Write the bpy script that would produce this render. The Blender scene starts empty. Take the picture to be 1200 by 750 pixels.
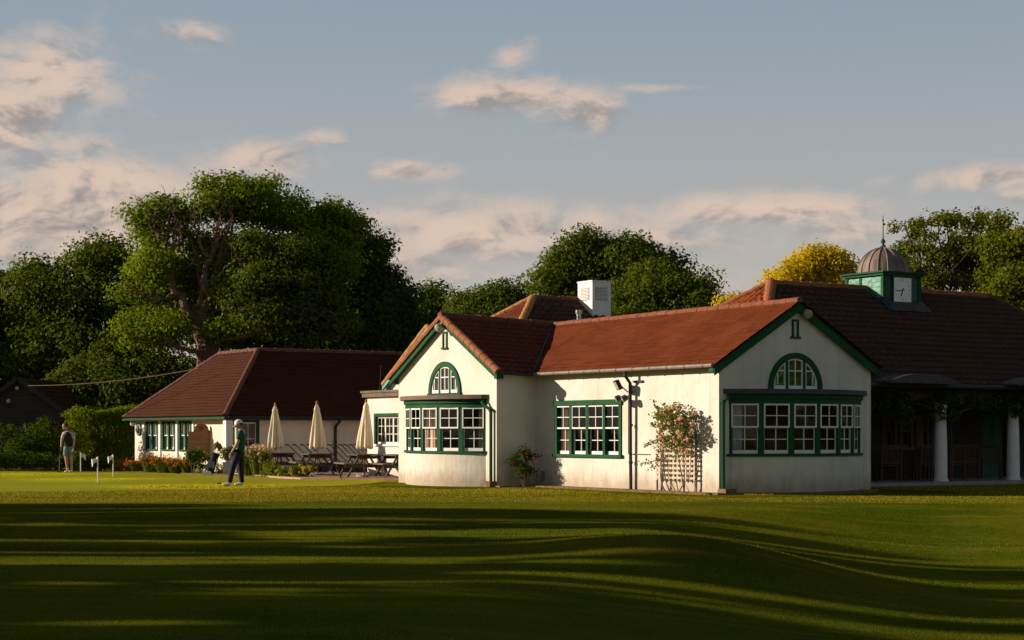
import bpy, bmesh, math, random
import numpy as np
from mathutils import Vector, Matrix
from mathutils.geometry import tessellate_polygon

R = math.radians
V3 = Vector
scene = bpy.context.scene
COL = scene.collection
F, HY, CH = 2070.0, 508.0, 1.4            # focal length in photo pixels, horizon row, eye height


def gx(px, Y):
    return (px - 600) / F * Y


def at(px, py, Y):
    return V3((gx(px, Y), Y, CH + (HY - py) / F * Y))


# ------------------------------------------------------------------ tags
def tag(o, label=None, cat=None, group=None, kind=None):
    if label: o['label'] = label
    if cat: o['category'] = cat
    if group: o['group'] = group
    if kind: o['kind'] = kind
    return o


def thing(name, label, cat, loc=(0, 0, 0), rz=0.0, group=None):
    o = bpy.data.objects.new(name, None)
    o.empty_display_size = 0.2
    COL.objects.link(o)
    o.location = loc
    o.rotation_euler = (0, 0, rz)
    return tag(o, label, cat, group)


def copy_tree(o, parent=None):
    c = o.copy()
    COL.objects.link(c)
    c.parent = parent
    for ch in list(o.children):
        copy_tree(ch, c)
    return c


# ------------------------------------------------------------------ materials
class NT:
    def __init__(self, tree):
        self.t = tree

    def n(self, typ, **kw):
        nd = self.t.nodes.new(typ)
        for k, v in kw.items():
            setattr(nd, k, v)
        return nd

    def link(self, a, b):
        self.t.links.new(a, b)

    def put(self, sock, val):
        if hasattr(val, 'is_output'):
            self.link(val, sock)
        else:
            sock.default_value = val

    def math(self, op, a, b=0.0, c=None, clamp=False):
        nd = self.n('ShaderNodeMath', operation=op, use_clamp=clamp)
        self.put(nd.inputs[0], a)
        self.put(nd.inputs[1], b)
        if c is not None: self.put(nd.inputs[2], c)
        return nd.outputs[0]

    def noise(self, vec, scale, detail=4.0, rough=0.55, dist=0.0):
        nd = self.n('ShaderNodeTexNoise')
        if vec is not None: self.link(vec, nd.inputs['Vector'])
        nd.inputs['Scale'].default_value = scale
        nd.inputs['Detail'].default_value = detail
        nd.inputs['Roughness'].default_value = rough
        nd.inputs['Distortion'].default_value = dist
        return nd.outputs[0]

    def ramp(self, fac, a, b, lo=0.0, hi=1.0):
        nd = self.n('ShaderNodeMapRange', interpolation_type='SMOOTHSTEP')
        self.put(nd.inputs['Value'], fac)
        nd.inputs['From Min'].default_value = a
        nd.inputs['From Max'].default_value = b
        nd.inputs['To Min'].default_value = lo
        nd.inputs['To Max'].default_value = hi
        return nd.outputs[0]

    def mix(self, fac, a, b, blend='MIX'):
        nd = self.n('ShaderNodeMix', data_type='RGBA', blend_type=blend)
        self.put(nd.inputs[0], fac)
        for s, v in ((nd.inputs[6], a), (nd.inputs[7], b)):
            if isinstance(v, tuple): v = (v[0], v[1], v[2], 1)
            self.put(s, v)
        return nd.outputs[2]

    def bump(self, h, strength=0.5, dist=0.02, normal=None):
        nd = self.n('ShaderNodeBump')
        nd.inputs['Strength'].default_value = strength
        nd.inputs['Distance'].default_value = dist
        self.link(h, nd.inputs['Height'])
        if normal is not None: self.link(normal, nd.inputs['Normal'])
        return nd.outputs[0]

    def coord(self, which='Object'):
        return self.n('ShaderNodeTexCoord').outputs[which]

    def scaled(self, vec, s):
        nd = self.n('ShaderNodeMapping')
        self.link(vec, nd.inputs['Vector'])
        nd.inputs['Scale'].default_value = s
        return nd.outputs[0]

    def sep(self, vec):
        nd = self.n('ShaderNodeSeparateXYZ')
        self.link(vec, nd.inputs[0])
        return nd.outputs


def new_mat(name):
    m = bpy.data.materials.new(name)
    m.use_nodes = True
    nt = NT(m.node_tree)
    p = m.node_tree.nodes['Principled BSDF']
    p.inputs['Specular IOR Level'].default_value = 0.3
    return m, nt, p


def mk(name, c1, c2=None, scale=4.0, rough=0.7, bump=0.0, bscale=30.0, metal=0.0, spec=0.3, stretch=(1, 1, 1), lo=.35, hi=.7):
    m, nt, p = new_mat(name)
    co = nt.scaled(nt.coord(), stretch)
    if c2 is None: c2 = tuple(c * .7 for c in c1)
    f = nt.ramp(nt.noise(co, scale, 5), lo, hi)
    nt.link(nt.mix(f, c1, c2), p.inputs['Base Color'])
    r = nt.ramp(nt.noise(co, scale * 2.3, 3), .3, .7, max(.05, rough - .1), min(1, rough + .1))
    nt.link(r, p.inputs['Roughness'])
    p.inputs['Metallic'].default_value = metal
    p.inputs['Specular IOR Level'].default_value = spec
    if bump:
        nt.link(nt.bump(nt.noise(co, bscale, 4), bump, .02), p.inputs['Normal'])
    return m


def mat_render_wall(name, c1, c2, stain=0.6):
    """roughcast lime render with stains rising from the foot and faint runs of dirt"""
    m, nt, p = new_mat(name)
    co = nt.coord()
    z = nt.sep(co)[2]
    patch = nt.ramp(nt.noise(co, .9, 6, .6), .4, .68)
    col = nt.mix(patch, c1, c2)
    runs = nt.noise(nt.scaled(co, (5, 5, .35)), 1.0, 5, .6)
    runf = nt.math('MULTIPLY', nt.ramp(runs, .52, .75), .40 * stain)
    col = nt.mix(runf, col, (.40, .33, .24))
    low = nt.ramp(nt.math('ADD', z, nt.math('MULTIPLY', nt.noise(nt.scaled(co, (3, 3, 1.2)), 1.2, 6, .65), -.9)), -.42, .12, 1, 0)
    col = nt.mix(nt.math('MULTIPLY', low, .75 * stain), col, (.34, .25, .16))
    spots = nt.ramp(nt.noise(co, 7, 3, .5), .68, .78)
    col = nt.mix(nt.math('MULTIPLY', spots, .35 * stain), col, (.42, .32, .22))
    nt.link(col, p.inputs['Base Color'])
    p.inputs['Roughness'].default_value = .9
    b1 = nt.bump(nt.noise(co, 55, 3, .6), .5, .012)
    b2 = nt.bump(nt.noise(co, 3.5, 3, .5), .35, .05, b1)
    nt.link(b2, p.inputs['Normal'])
    return m


def mat_tiles(name, c1, c2, c3, tw=.2, th=.3, lichen=.3):
    m, nt, p = new_mat(name)
    uv = nt.coord('UV')
    br = nt.n('ShaderNodeTexBrick')
    nt.link(uv, br.inputs['Vector'])
    br.offset = .5
    br.inputs['Color1'].default_value = (*c1, 1)
    br.inputs['Color2'].default_value = (*c2, 1)
    br.inputs['Mortar'].default_value = tuple(c * .35 for c in c1) + (1,)
    br.inputs['Scale'].default_value = 1.0
    br.inputs['Mortar Size'].default_value = .006
    br.inputs['Mortar Smooth'].default_value = .3
    br.inputs['Bias'].default_value = -.1
    br.inputs['Brick Width'].default_value = tw
    br.inputs['Row Height'].default_value = th
    co = nt.coord()
    big = nt.ramp(nt.noise(co, .8, 6, .65), .42, .7)
    col = nt.mix(nt.math('MULTIPLY', big, .7), br.outputs['Color'], c3)
    li = nt.ramp(nt.noise(co, 9, 4, .6), .66, .76)
    col = nt.mix(nt.math('MULTIPLY', li, lichen), col, (.38, .33, .24))
    mo = nt.ramp(nt.noise(co, 2.3, 6, .7), .58, .72)
    col = nt.mix(nt.math('MULTIPLY', mo, .55), col, tuple(c * .45 for c in c1))
    nt.link(col, p.inputs['Base Color'])
    p.inputs['Roughness'].default_value = .85
    p.inputs['Specular IOR Level'].default_value = .07
    b = nt.bump(br.outputs['Fac'], .6, -.01)
    b = nt.bump(nt.noise(co, 30, 3), .35, .01, b)
    nt.link(b, p.inputs['Normal'])
    return m


def mat_leaf(name, c1, c2, c3, trans=.35, scale=.35, rough=.55, stretch=None, each=.75):
    """leaves: every leaf its own tone, drifts of lighter growth through the crown"""
    m, nt, p = new_mat(name)
    tree = m.node_tree
    out = tree.nodes['Material Output']
    geo = nt.n('ShaderNodeNewGeometry')
    rnd = geo.outputs['Random Per Island']
    dco = nt.coord() if stretch is None else nt.scaled(nt.coord(), stretch)
    drift = nt.ramp(nt.noise(dco, scale, 5 if stretch else 3, .62), .38, .66)
    col = nt.mix(drift, c1, c2)
    col = nt.mix(nt.math('MULTIPLY', nt.ramp(rnd, .35, 1.0), each), col, c3)
    nt.link(col, p.inputs['Base Color'])
    p.inputs['Roughness'].default_value = rough
    p.inputs['Specular IOR Level'].default_value = .04
    tr = nt.n('ShaderNodeBsdfTranslucent')
    nt.link(nt.mix(.6, col, tuple(min(1, c * 1.5) for c in (c3[0], c3[1], c3[2] * .5))), tr.inputs['Color'])
    mx = nt.n('ShaderNodeMixShader')
    mx.inputs[0].default_value = trans
    nt.link(p.outputs[0], mx.inputs[1])
    nt.link(tr.outputs[0], mx.inputs[2])
    nt.link(mx.outputs[0], out.inputs['Surface'])
    return m


def mat_glass(name, tint=(.75, .8, .8)):
    m, nt, p = new_mat(name)
    out = m.node_tree.nodes['Material Output']
    m.node_tree.nodes.remove(p)
    fr = nt.n('ShaderNodeFresnel')
    fr.inputs['IOR'].default_value = 1.5
    tr = nt.n('ShaderNodeBsdfTransparent')
    tr.inputs['Color'].default_value = (*tint, 1)
    gl = nt.n('ShaderNodeBsdfGlossy')
    gl.inputs['Roughness'].default_value = .03
    nt.link(nt.bump(nt.noise(nt.coord(), 2.0, 2), .08, .02), gl.inputs['Normal'])
    mx = nt.n('ShaderNodeMixShader')
    nt.link(nt.math('MULTIPLY', fr.outputs[0], .75, clamp=True), mx.inputs[0])
    nt.link(tr.outputs[0], mx.inputs[1])
    nt.link(gl.outputs[0], mx.inputs[2])
    nt.link(mx.outputs[0], out.inputs['Surface'])
    return m


def mat_ground(name):
    """close mown turf seen from afar: drifts of tired, dry and fresh grass"""
    m, nt, p = new_mat(name)
    co = nt.coord()
    a = nt.ramp(nt.noise(co, .22, 6, .65, .6), .36, .66)
    col = nt.mix(a, (.05, .075, .003), (.12, .115, .005))
    d = nt.ramp(nt.noise(nt.scaled(co, (.25, 1.6, 1)), .9, 6, .7), .48, .72)
    col = nt.mix(nt.math('MULTIPLY', d, .7), col, (.22, .15, .015))
    e = nt.ramp(nt.noise(co, 9, 5, .7), .5, .75)
    col = nt.mix(nt.math('MULTIPLY', e, .5), col, (.09, .12, .003))
    nt.link(col, p.inputs['Base Color'])
    p.inputs['Roughness'].default_value = .95
    p.inputs['Specular IOR Level'].default_value = 0
    b = nt.bump(nt.noise(co, 60, 4, .7), .4, .012)
    b = nt.bump(nt.noise(co, 3, 4, .6), .5, .05, b)
    nt.link(b, p.inputs['Normal'])
    return m


M = {}
M['render'] = mat_render_wall('white_render', (.66, .62, .54), (.59, .545, .455), 1.0)
M['render_clean'] = mat_render_wall('painted_render', (.64, .61, .56), (.58, .55, .50), .5)
M['render_hut'] = mat_render_wall('cream_render', (.72, .62, .51), (.66, .56, .45), .35)  # warm bounce light put into this wall colour
M['inner'] = mk('inner_plaster', (.34, .19, .09), (.24, .13, .06), rough=.9)
M['tile_red'] = mat_tiles('red_plain_tiles', (.152, .035, .010), (.112, .026, .008), (.172, .046, .014), .17, .29, .2)
M['tile_wing'] = mat_tiles('red_interlocking_tiles', (.165, .044, .021), (.125, .034, .017), (.145, .042, .022), .28, .34, .18)
M['tile_hall'] = mat_tiles('brown_tiles', (.085, .042, .029), (.063, .031, .022), (.075, .041, .03), .28, .33, .3)  # roof faces away from the sun, shade put into the brown
M['tile_orange'] = mat_tiles('orange_pantiles', (.34, .095, .028), (.26, .07, .02), (.30, .085, .028), .24, .36, .2)  # sun-facing hip of the hall, sunlight put into the orange
M['tile_hut'] = mat_tiles('dull_brown_tiles', (.066, .021, .010), (.050, .016, .008), (.060, .021, .012), .17, .26, .14)
M['ridge'] = mk('clay_ridge', (.30, .10, .036), (.21, .07, .028), 6, .85, .3, 25)
M['ridge_red'] = mk('red_ridge', (.21, .066, .026), (.15, .046, .02), 5, .85, .3, 25)
M['ridge_dull'] = mk('dull_clay_ridge', (.14, .05, .026), (.10, .038, .02), 6, .85, .3, 25)
M['lichen_ridge'] = mk('lichened_clay_ridge', (.42, .20, .05), (.26, .11, .05), 7, .9, .3, 25)
M['green'] = mk('green_gloss_paint', (.012, .080, .033), (.010, .058, .024), 3, .6, .06, 20, spec=.08)
M['pale_green'] = mk('faded_green_paint', (.14, .33, .24), (.10, .27, .19), 4, .6)
M['white'] = mk('white_paint', (.78, .76, .72), (.70, .68, .62), 5, .5)
M['lamp_glass'] = mk('pale_lamp_glass', (.42, .36, .28), (.30, .26, .2), 8, .4)
M['cream_gutter'] = mk('weathered_gutter', (.21, .17, .13), (.15, .12, .09), 8, .55)
M['black'] = mk('black_iron', (.018, .018, .020), (.03, .028, .026), 8, .5)
M['lead'] = mk('grey_lead', (.065, .065, .07), (.04, .04, .045), 5, .55, .15, 12, metal=.3)
M['lead_dark'] = mk('dark_felt_roof', (.055, .06, .075), (.04, .042, .05), 5, .7, .2, 20)
M['felt_brown'] = mk('brown_felt_edge', (.16, .105, .075), (.11, .075, .055), 4, .8, .2, 20)
M['copper'] = mk('weathered_dome_metal', (.24, .185, .155), (.12, .09, .075), 3, .75, .2, 9, metal=.15, stretch=(1, 1, .3))
M['teal'] = mk('teal_weathered_boards', (.035, .17, .115), (.16, .36, .27), 11, .55, .6, 5)  # paler copy of the turret boards, sunlight put into the colour
M['teal_dark'] = mk('teal_boards', (.011, .062, .042), (.016, .08, .055), 5, .55, .3, 8)
M['concrete'] = mk('grey_concrete', (.30, .28, .26), (.22, .21, .2), 5, .9, .3, 30)
M['soil'] = mk('dry_soil', (.20, .12, .07), (.11, .065, .04), 6, .95, .8, 20)
M['paving'] = mk('brick_paving', (.40, .25, .17), (.31, .19, .13), 3, .9, .3, 20)
M['edging'] = mk('timber_edging', (.20, .11, .07), (.13, .07, .05), 4, .85, .3, 15, stretch=(.4, .4, 3))
M['wall_dark'] = mk('dark_stained_wall', (.05, .038, .03), (.035, .026, .02), 3, .8)  # deep veranda shade put into the wall colour
M['floor'] = mk('dark_floor', (.07, .045, .03), (.05, .03, .02), 2, .6)
M['glass'] = mat_glass('window_glass')
M['curtain'] = mk('pale_curtain', (.66, .53, .40), (.52, .40, .29), 3, .9)
M['peach'] = mk('peach_curtain', (.72, .50, .36), (.62, .42, .3), 3, .9)  # peach tone also stands in for reflections in the panes
M['net'] = mk('net_curtain', (.60, .60, .60), (.42, .43, .44), 9, .9, stretch=(3, 3, .4))
M['orange_thing'] = mk('orange_cloth', (.55, .22, .03), (.4, .15, .03), 4, .8)
M['wood_dark'] = mk('weathered_dark_timber', (.085, .060, .045), (.05, .035, .027), 5, .8, .4, 18, stretch=(.5, 2, 2))
M['wood_light'] = mk('weathered_pale_timber', (.17, .13, .105), (.11, .085, .07), 5, .8, .4, 18, stretch=(.5, 2, 2))
M['wood_chair'] = mk('teak', (.085, .036, .018), (.055, .024, .012), 5, .6, .2, 18, stretch=(.5, 2, 2))
M['wood_board'] = mk('oak_noticeboard', (.33, .17, .055), (.24, .115, .04), 4, .6, .2, 18, stretch=(.6, .6, 3))
M['wood_pole'] = mk('varnished_pole', (.36, .13, .04), (.26, .09, .03), 5, .5)
M['canvas'] = mk('cream_canvas', (.74, .62, .44), (.66, .54, .37), 3, .85, .2, 12)
M['bark'] = mk('oak_bark', (.17, .10, .062), (.085, .05, .034), 2.5, .95, .9, 6, stretch=(1, 1, .35))
M['bark_dark'] = mk('dark_bark', (.075, .055, .042), (.045, .034, .028), 2.5, .95, .9, 6, stretch=(1, 1, .35))
M['stem'] = mk('woody_stem', (.16, .10, .07), (.09, .06, .04), 8, .9)
M['lattice'] = mk('lattice_timber', (.62, .52, .40), (.48, .38, .28), 6, .8)
M['skin'] = mk('skin', (.50, .29, .20), (.44, .24, .16), 8, .55)
M['hair'] = mk('brown_hair', (.045, .028, .018), None, 20, .7)
M['polo'] = mk('green_cotton', (.012, .075, .045), (.009, .055, .034), 8, .9)
M['navy'] = mk('navy_cotton', (.016, .017, .032), (.012, .012, .022), 8, .9)
M['white_cloth'] = mk('white_cloth', (.75, .73, .70), (.64, .62, .6), 8, .8)
M['blue_cloth'] = mk('pale_blue_cotton', (.36, .45, .58), (.30, .38, .5), 8, .9)
M['grey_cloth'] = mk('grey_cotton', (.21, .225, .235), (.16, .17, .18), 8, .9)
M['vest'] = mk('charcoal_knit', (.022, .022, .028), None, 8, .95)
M['steel'] = mk('steel', (.45, .45, .46), None, 8, .3, metal=.9)
M['rubber'] = mk('rubber', (.02, .02, .02), None, 8, .8)
M['brown_leather'] = mk('brown_knit', (.22, .11, .05), (.15, .075, .035), 8, .9)
M['pot'] = mk('grey_planter', (.42, .42, .44), (.34, .34, .35), 4, .8)
M['cabin'] = mk('tarred_boards', (.040, .030, .026), (.026, .02, .018), 3, .8, .3, 12, stretch=(.3, .3, 3))
M['clock'] = mk('clock_white', (.86, .85, .82), (.80, .78, .74), 5, .5)
M['plaque'] = mk('green_plaque', (.10, .17, .12), (.06, .11, .08), 6, .5, .5, 12)
M['leaf_oak'] = mat_leaf('oak_leaves', (.090, .145, .005), (.145, .190, .007), (.175, .215, .008), .36)
M['leaf_dark'] = mat_leaf('dark_leaves', (.030, .062, .003), (.050, .086, .004), (.080, .115, .005), .28)
M['leaf_mid'] = mat_leaf('maple_leaves', (.042, .072, .005), (.075, .105, .007), (.105, .132, .010), .33)
M['leaf_olive'] = mat_leaf('olive_leaves', (.080, .100, .006), (.115, .130, .008), (.145, .155, .010), .35)
M['leaf_gold'] = mat_leaf('golden_leaves', (.40, .31, .012), (.54, .40, .018), (.60, .46, .025), .48)
M['leaf_hedge'] = mat_leaf('hedge_leaves', (.115, .165, .006), (.155, .20, .007), (.18, .22, .009), .3, 1.5)
M['leaf_shrub'] = mat_leaf('shrub_leaves', (.045, .085, .016), (.075, .115, .02), (.10, .135, .022), .35, 2.5)
M['leaf_rose'] = mat_leaf('rose_leaves', (.07, .105, .012), (.11, .14, .015), (.16, .18, .03), .35, 3)
M['leaf_dry'] = mat_leaf('russet_grass', (.19, .12, .04), (.26, .12, .045), (.28, .17, .06), .35, 3)
M['fl_orange'] = mat_leaf('orange_petals', (.48, .14, .03), (.52, .17, .035), (.40, .10, .025), .35, 3)
M['fl_pink'] = mat_leaf('pink_petals', (.70, .48, .38), (.76, .58, .48), (.66, .38, .29), .35, 3)
M['fl_red'] = mat_leaf('red_petals', (.45, .035, .03), (.5, .06, .04), (.38, .03, .03), .3, 3)
M['fl_yellow'] = mat_leaf('yellow_petals', (.62, .46, .04), (.68, .52, .08), (.55, .4, .03), .35, 3)
M['grass_lawn'] = mat_leaf('lawn_blades', (.048, .086, .008), (.165, .172, .014), (.165, .155, .014), .35, 1.0, .55, (.16, .75, 1), .2)
M['grass_rough'] = mat_leaf('dry_rough_blades', (.25, .235, .018), (.42, .28, .035), (.35, .26, .028), .35, 1.0, .55, (.3, 1.0, 1), .22)
M['grass_green'] = mat_leaf('green_blades', (.47, .45, .016), (.55, .50, .022), (.51, .48, .018), .48, 1.0, .55, (.12, .7, 1), .4)
M['grass_dry'] = mat_leaf('dry_mound_blades', (.10, .07, .015), (.16, .10, .025), (.15, .09, .02), .3, 1.2, .55, None, .4)
M['ground'] = mat_ground('turf')


# ------------------------------------------------------------------ mesh builder
class MB:
    def __init__(self):
        self.v, self.f, self.uv = [], [], {}

    def add(self, vs, fs):
        b = len(self.v)
        self.v += [tuple(p) for p in vs]
        self.f += [tuple(i + b for i in f) for f in fs]

    def obox(self, c, ax, ay, az):
        c, ax, ay, az = V3(c), V3(ax), V3(ay), V3(az)
        vs = [c + ax * i + ay * j + az * k for i in (-1, 1) for j in (-1, 1) for k in (-1, 1)]
        self.add(vs, [(0, 1, 3, 2), (4, 6, 7, 5), (0, 4, 5, 1), (2, 3, 7, 6), (0, 2, 6, 4), (1, 5, 7, 3)])

    def box(self, x0, x1, y0, y1, z0, z1):
        self.obox(((x0 + x1) / 2, (y0 + y1) / 2, (z0 + z1) / 2), ((x1 - x0) / 2, 0, 0), (0, (y1 - y0) / 2, 0), (0, 0, (z1 - z0) / 2))

    def bar(self, p, q, w, h, up=(0, 0, 1)):
        p, q = V3(p), V3(q)
        d = (q - p)
        L = d.length
        d.normalize()
        s = d.cross(V3(up))
        if s.length < 1e-4: s = d.cross(V3((1, 0, 0)))
        s.normalize()
        u = s.cross(d)
        self.obox((p + q) / 2, d * L / 2, s * w / 2, u * h / 2)

    def tube(self, pts, r, n=8, cap=True):
        pts = [V3(p) for p in pts]
        if not isinstance(r, (list, tuple)): r = [r] * len(pts)
        b = len(self.v)
        t0 = (pts[1] - pts[0]).normalized()
        ref = t0.cross(V3((0, 0, 1)))
        if ref.length < .1: ref = t0.cross(V3((1, 0, 0)))
        ref.normalize()
        for i, p in enumerate(pts):
            if i == 0: t = pts[1] - pts[0]
            elif i == len(pts) - 1: t = pts[-1] - pts[-2]
            else: t = pts[i + 1] - pts[i - 1]
            t.normalize()
            ref = (ref - t * ref.dot(t))
            if ref.length < 1e-5: ref = t.orthogonal()
            ref.normalize()
            o = t.cross(ref)
            for k in range(n):
                a = 2 * math.pi * k / n
                self.v.append(tuple(p + (ref * math.cos(a) + o * math.sin(a)) * r[i]))
        for i in range(len(pts) - 1):
            for k in range(n):
                k2 = (k + 1) % n
                self.f.append((b + i * n + k, b + i * n + k2, b + (i + 1) * n + k2, b + (i + 1) * n + k))
        if cap:
            self.f.append(tuple(b + k for k in range(n))[::-1])
            self.f.append(tuple(b + (len(pts) - 1) * n + k for k in range(n)))

    def lathe(self, prof, c=(0, 0, 0), n=16, axis=None, wob=None):
        """profile [(radius, height)], turned about z (or axis) through c"""
        c = V3(c)
        if axis is None: X, Yv, Z = V3((1, 0, 0)), V3((0, 1, 0)), V3((0, 0, 1))
        else:
            Z = V3(axis).normalized()
            X = Z.orthogonal().normalized()
            Yv = Z.cross(X)
        b = len(self.v)
        for (r, h) in prof:
            for k in range(n):
                a = 2 * math.pi * k / n
                rr = r * (wob(k, h) if wob else 1)
                self.v.append(tuple(c + X * rr * math.cos(a) + Yv * rr * math.sin(a) + Z * h))
        for i in range(len(prof) - 1):
            for k in range(n):
                k2 = (k + 1) % n
                self.f.append((b + i * n + k, b + i * n + k2, b + (i + 1) * n + k2, b + (i + 1) * n + k))
        self.f.append(tuple(b + k for k in range(n))[::-1])
        self.f.append(tuple(b + (len(prof) - 1) * n + k for k in range(n)))

    def poly(self, outer, holes, fn, off):
        """a flat sheet with holes, fn maps (s, t) to a point, off is the thickness vector"""
        loops = [outer] + list(holes)
        flat = [p for l in loops for p in l]
        tris = tessellate_polygon([[V3((p[0], p[1], 0)) for p in l] for l in loops])
        off = V3(off)
        A = [V3(fn(*p)) for p in flat]
        b = len(self.v)
        self.v += [tuple(p) for p in A] + [tuple(p + off) for p in A]
        n = len(A)
        for t in tris:
            self.f.append(tuple(b + i for i in t))
            self.f.append(tuple(b + n + i for i in t)[::-1])
        k = 0
        for l in loops:
            m = len(l)
            for i in range(m):
                j = (i + 1) % m
                self.f.append((b + k + i, b + k + j, b + n + k + j, b + n + k + i))
            k += m

    def build(self, name, mat, parent=None, smooth=False, recalc=True):
        me = bpy.data.meshes.new(name)
        me.from_pydata(self.v, [], self.f)
        if recalc:
            bm = bmesh.new()
            bm.from_mesh(me)
            bmesh.ops.recalc_face_normals(bm, faces=bm.faces)
            bm.to_mesh(me)
            bm.free()
        if self.uv:
            ul = me.uv_layers.new(name='UVMap')
            for lp in me.loops:
                ul.data[lp.index].uv = self.uv.get(lp.vertex_index, (0, 0))
        if smooth:
            me.polygons.foreach_set('use_smooth', [True] * len(me.polygons))
        me.materials.append(M[mat] if isinstance(mat, str) else mat)
        o = bpy.data.objects.new(name, me)
        COL.objects.link(o)
        o.parent = parent
        return o


def lerp(a, b, t):
    return a + (b - a) * t


_rr = random.Random(11)


def roof_patch(mb, E0, E1, R1, R0, course=.3, lip=.03, lam=0.0, amp=0.0, under=.07):
    """one roof slope laid in overlapping courses; lam / amp give the rolls of a pantile"""
    E0, E1, R1, R0 = map(V3, (E0, E1, R1, R0))
    e = (E1 - E0).normalized()
    up = ((R0 + R1) / 2 - (E0 + E1) / 2)
    N = e.cross(up).normalized()
    if N.z < 0: N = -N
    L = max((R0 - E0).length, (R1 - E1).length)
    n = max(1, round(L / course))
    dx = lam / 6 if lam else .6
    for i in range(n):
        t0, t1 = i / n, min(1, (i + 1.06) / n)
        a0, b0, a1, b1 = lerp(E0, R0, t0), lerp(E1, R1, t0), lerp(E0, R0, t1), lerp(E1, R1, t1)
        m = max(1, math.ceil((b0 - a0).length / dx))
        base = len(mb.v)
        cl = lip * (1 + _rr.uniform(-.15, .15))
        for j in range(m + 1):
            s = j / m
            for q, (P, hgt, tt) in enumerate(((lerp(a0, b0, s), cl, t0), (lerp(a1, b1, s), .004, t1), (lerp(a0, b0, s), -.01, t0))):
                sd = (P - E0).dot(e)
                w = amp * math.sin(2 * math.pi * sd / lam) if lam else _rr.uniform(-.005, .005)
                if q == 2: w = 0
                w += .014 * math.sin(sd * .9 + tt * 3.1 + 1) * math.sin(math.pi * min(1, max(0, tt)))
                mb.uv[len(mb.v)] = (sd, tt * L)
                mb.v.append(tuple(P + N * (hgt + w)))
        for j in range(m):
            k = base + 3 * j
            mb.f.append((k, k + 3, k + 4, k + 1))
            mb.f.append((k + 2, k + 5, k + 3, k))
    if under:
        d = V3((0, 0, -under))
        k = len(mb.v)
        for P in (E0, E1, R1, R0):
            mb.v.append(tuple(P + d))
        mb.f.append((k, k + 3, k + 2, k + 1))


def ridge_tiles(mb, P, Q, r=.11, seg=.33, spread=105):
    P, Q = V3(P), V3(Q)
    d = (Q - P)
    L = d.length
    d.normalize()
    s = d.cross(V3((0, 0, 1))).normalized()
    u = s.cross(d)
    n = max(1, round(L / seg))
    for i in range(n):
        a, b = P + d * (L * i / n + .006), P + d * (L * (i + 1) / n - .004)
        k0 = len(mb.v)
        j = _rr.uniform(-.006, .006)
        K = 8
        for (pt, rr) in ((a, r * 1.06), (b, r * .97)):
            for k in range(K + 1):
                an = R(-spread + 2 * spread * k / K)
                mb.v.append(tuple(pt + (s * math.sin(an) + u * (math.cos(an) - .35)) * rr + u * j))
        for k in range(K):
            mb.f.append((k0 + k, k0 + k + 1, k0 + K + 2 + k, k0 + K + 1 + k))
        mb.f.append(tuple(range(k0, k0 + K + 1)))
        mb.f.append(tuple(range(k0 + K + 1, k0 + 2 * K + 2))[::-1])


def raw_mesh(name, verts, k, mat, parent=None):
    """many separate k-sided faces, verts (N*k, 3)"""
    n = len(verts) // k
    me = bpy.data.meshes.new(name)
    me.vertices.add(n * k)
    me.vertices.foreach_set('co', np.ascontiguousarray(verts, dtype=np.float32).ravel())
    me.loops.add(n * k)
    me.loops.foreach_set('vertex_index', np.arange(n * k, dtype=np.int32))
    me.polygons.add(n)
    me.polygons.foreach_set('loop_start', np.arange(0, n * k, k, dtype=np.int32))
    me.update(calc_edges=True)
    me.materials.append(M[mat] if isinstance(mat, str) else mat)
    o = bpy.data.objects.new(name, me)
    COL.objects.link(o)
    o.parent = parent
    return o


def unit(a):
    return a / np.maximum(np.linalg.norm(a, axis=1, keepdims=True), 1e-9)


def leaf_obj(name, C, size, mat, parent, rng, aspect=.62, face=None, bias=1.5):
    n = len(C)
    size = np.broadcast_to(np.asarray(size, float), (n,)) * rng.uniform(.65, 1.3, n)
    a = unit(rng.normal(size=(n, 3)))
    if face is None:
        b = unit(np.cross(a, rng.normal(size=(n, 3))))
    else:                                      # leaves turn their faces outward from their spray
        nf = unit(face * bias + unit(rng.normal(size=(n, 3))))
        a = unit(np.cross(nf, a))
        b = np.cross(nf, a)
    a *= size[:, None] * .5
    b *= size[:, None] * .5 * aspect
    nn = np.cross(a, b)
    nn = unit(nn) * size[:, None] * .10
    v = np.stack([C + a, C + b + nn, C - a, C - b + nn], 1).reshape(-1, 3)
    return raw_mesh(name, v, 4, mat, parent)


def clump_points(rng, blobs, nclump, per, cr, shell=.45, out=False):
    """leaf positions gathered in clumps through a set of ellipsoids (c, radii)"""
    w = np.array([(b[1][0] * b[1][1] * b[1][2]) ** (2 / 3) for b in blobs])
    pick = rng.choice(len(blobs), nclump, p=w / w.sum())
    d = unit(rng.normal(size=(nclump, 3)))
    f = rng.uniform(shell ** 2, 1, nclump) ** .5
    cen = np.array([blobs[i][0] for i in pick]) + d * f[:, None] * np.array([blobs[i][1] for i in pick])
    rad = cr * rng.uniform(.42, 1.55, nclump)
    cnt = np.maximum(4, (per * (rad / cr) ** 2).astype(int))
    idx = np.repeat(np.arange(nclump), cnt)
    g = unit(rng.normal(size=(len(idx), 3))) * (rng.uniform(0, 1, len(idx)) ** .45)[:, None]
    P = cen[idx] + g * rad[idx][:, None] * np.array([1.15, 1.15, .72])
    if cr > .3:                                # stray sprays soften the outline
        s = rng.random(len(P)) < .16
        P[s] += g[s] * np.abs(rng.normal(0, .24 * cr, (s.sum(), 1))) + rng.normal(0, .08 * cr, (s.sum(), 3))
    if out: return P, cen, unit(g + np.array([0, 0, .25]))
    return P, cen
SUN_STRENGTH = 5.0
EXPOSURE = 0.55
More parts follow.
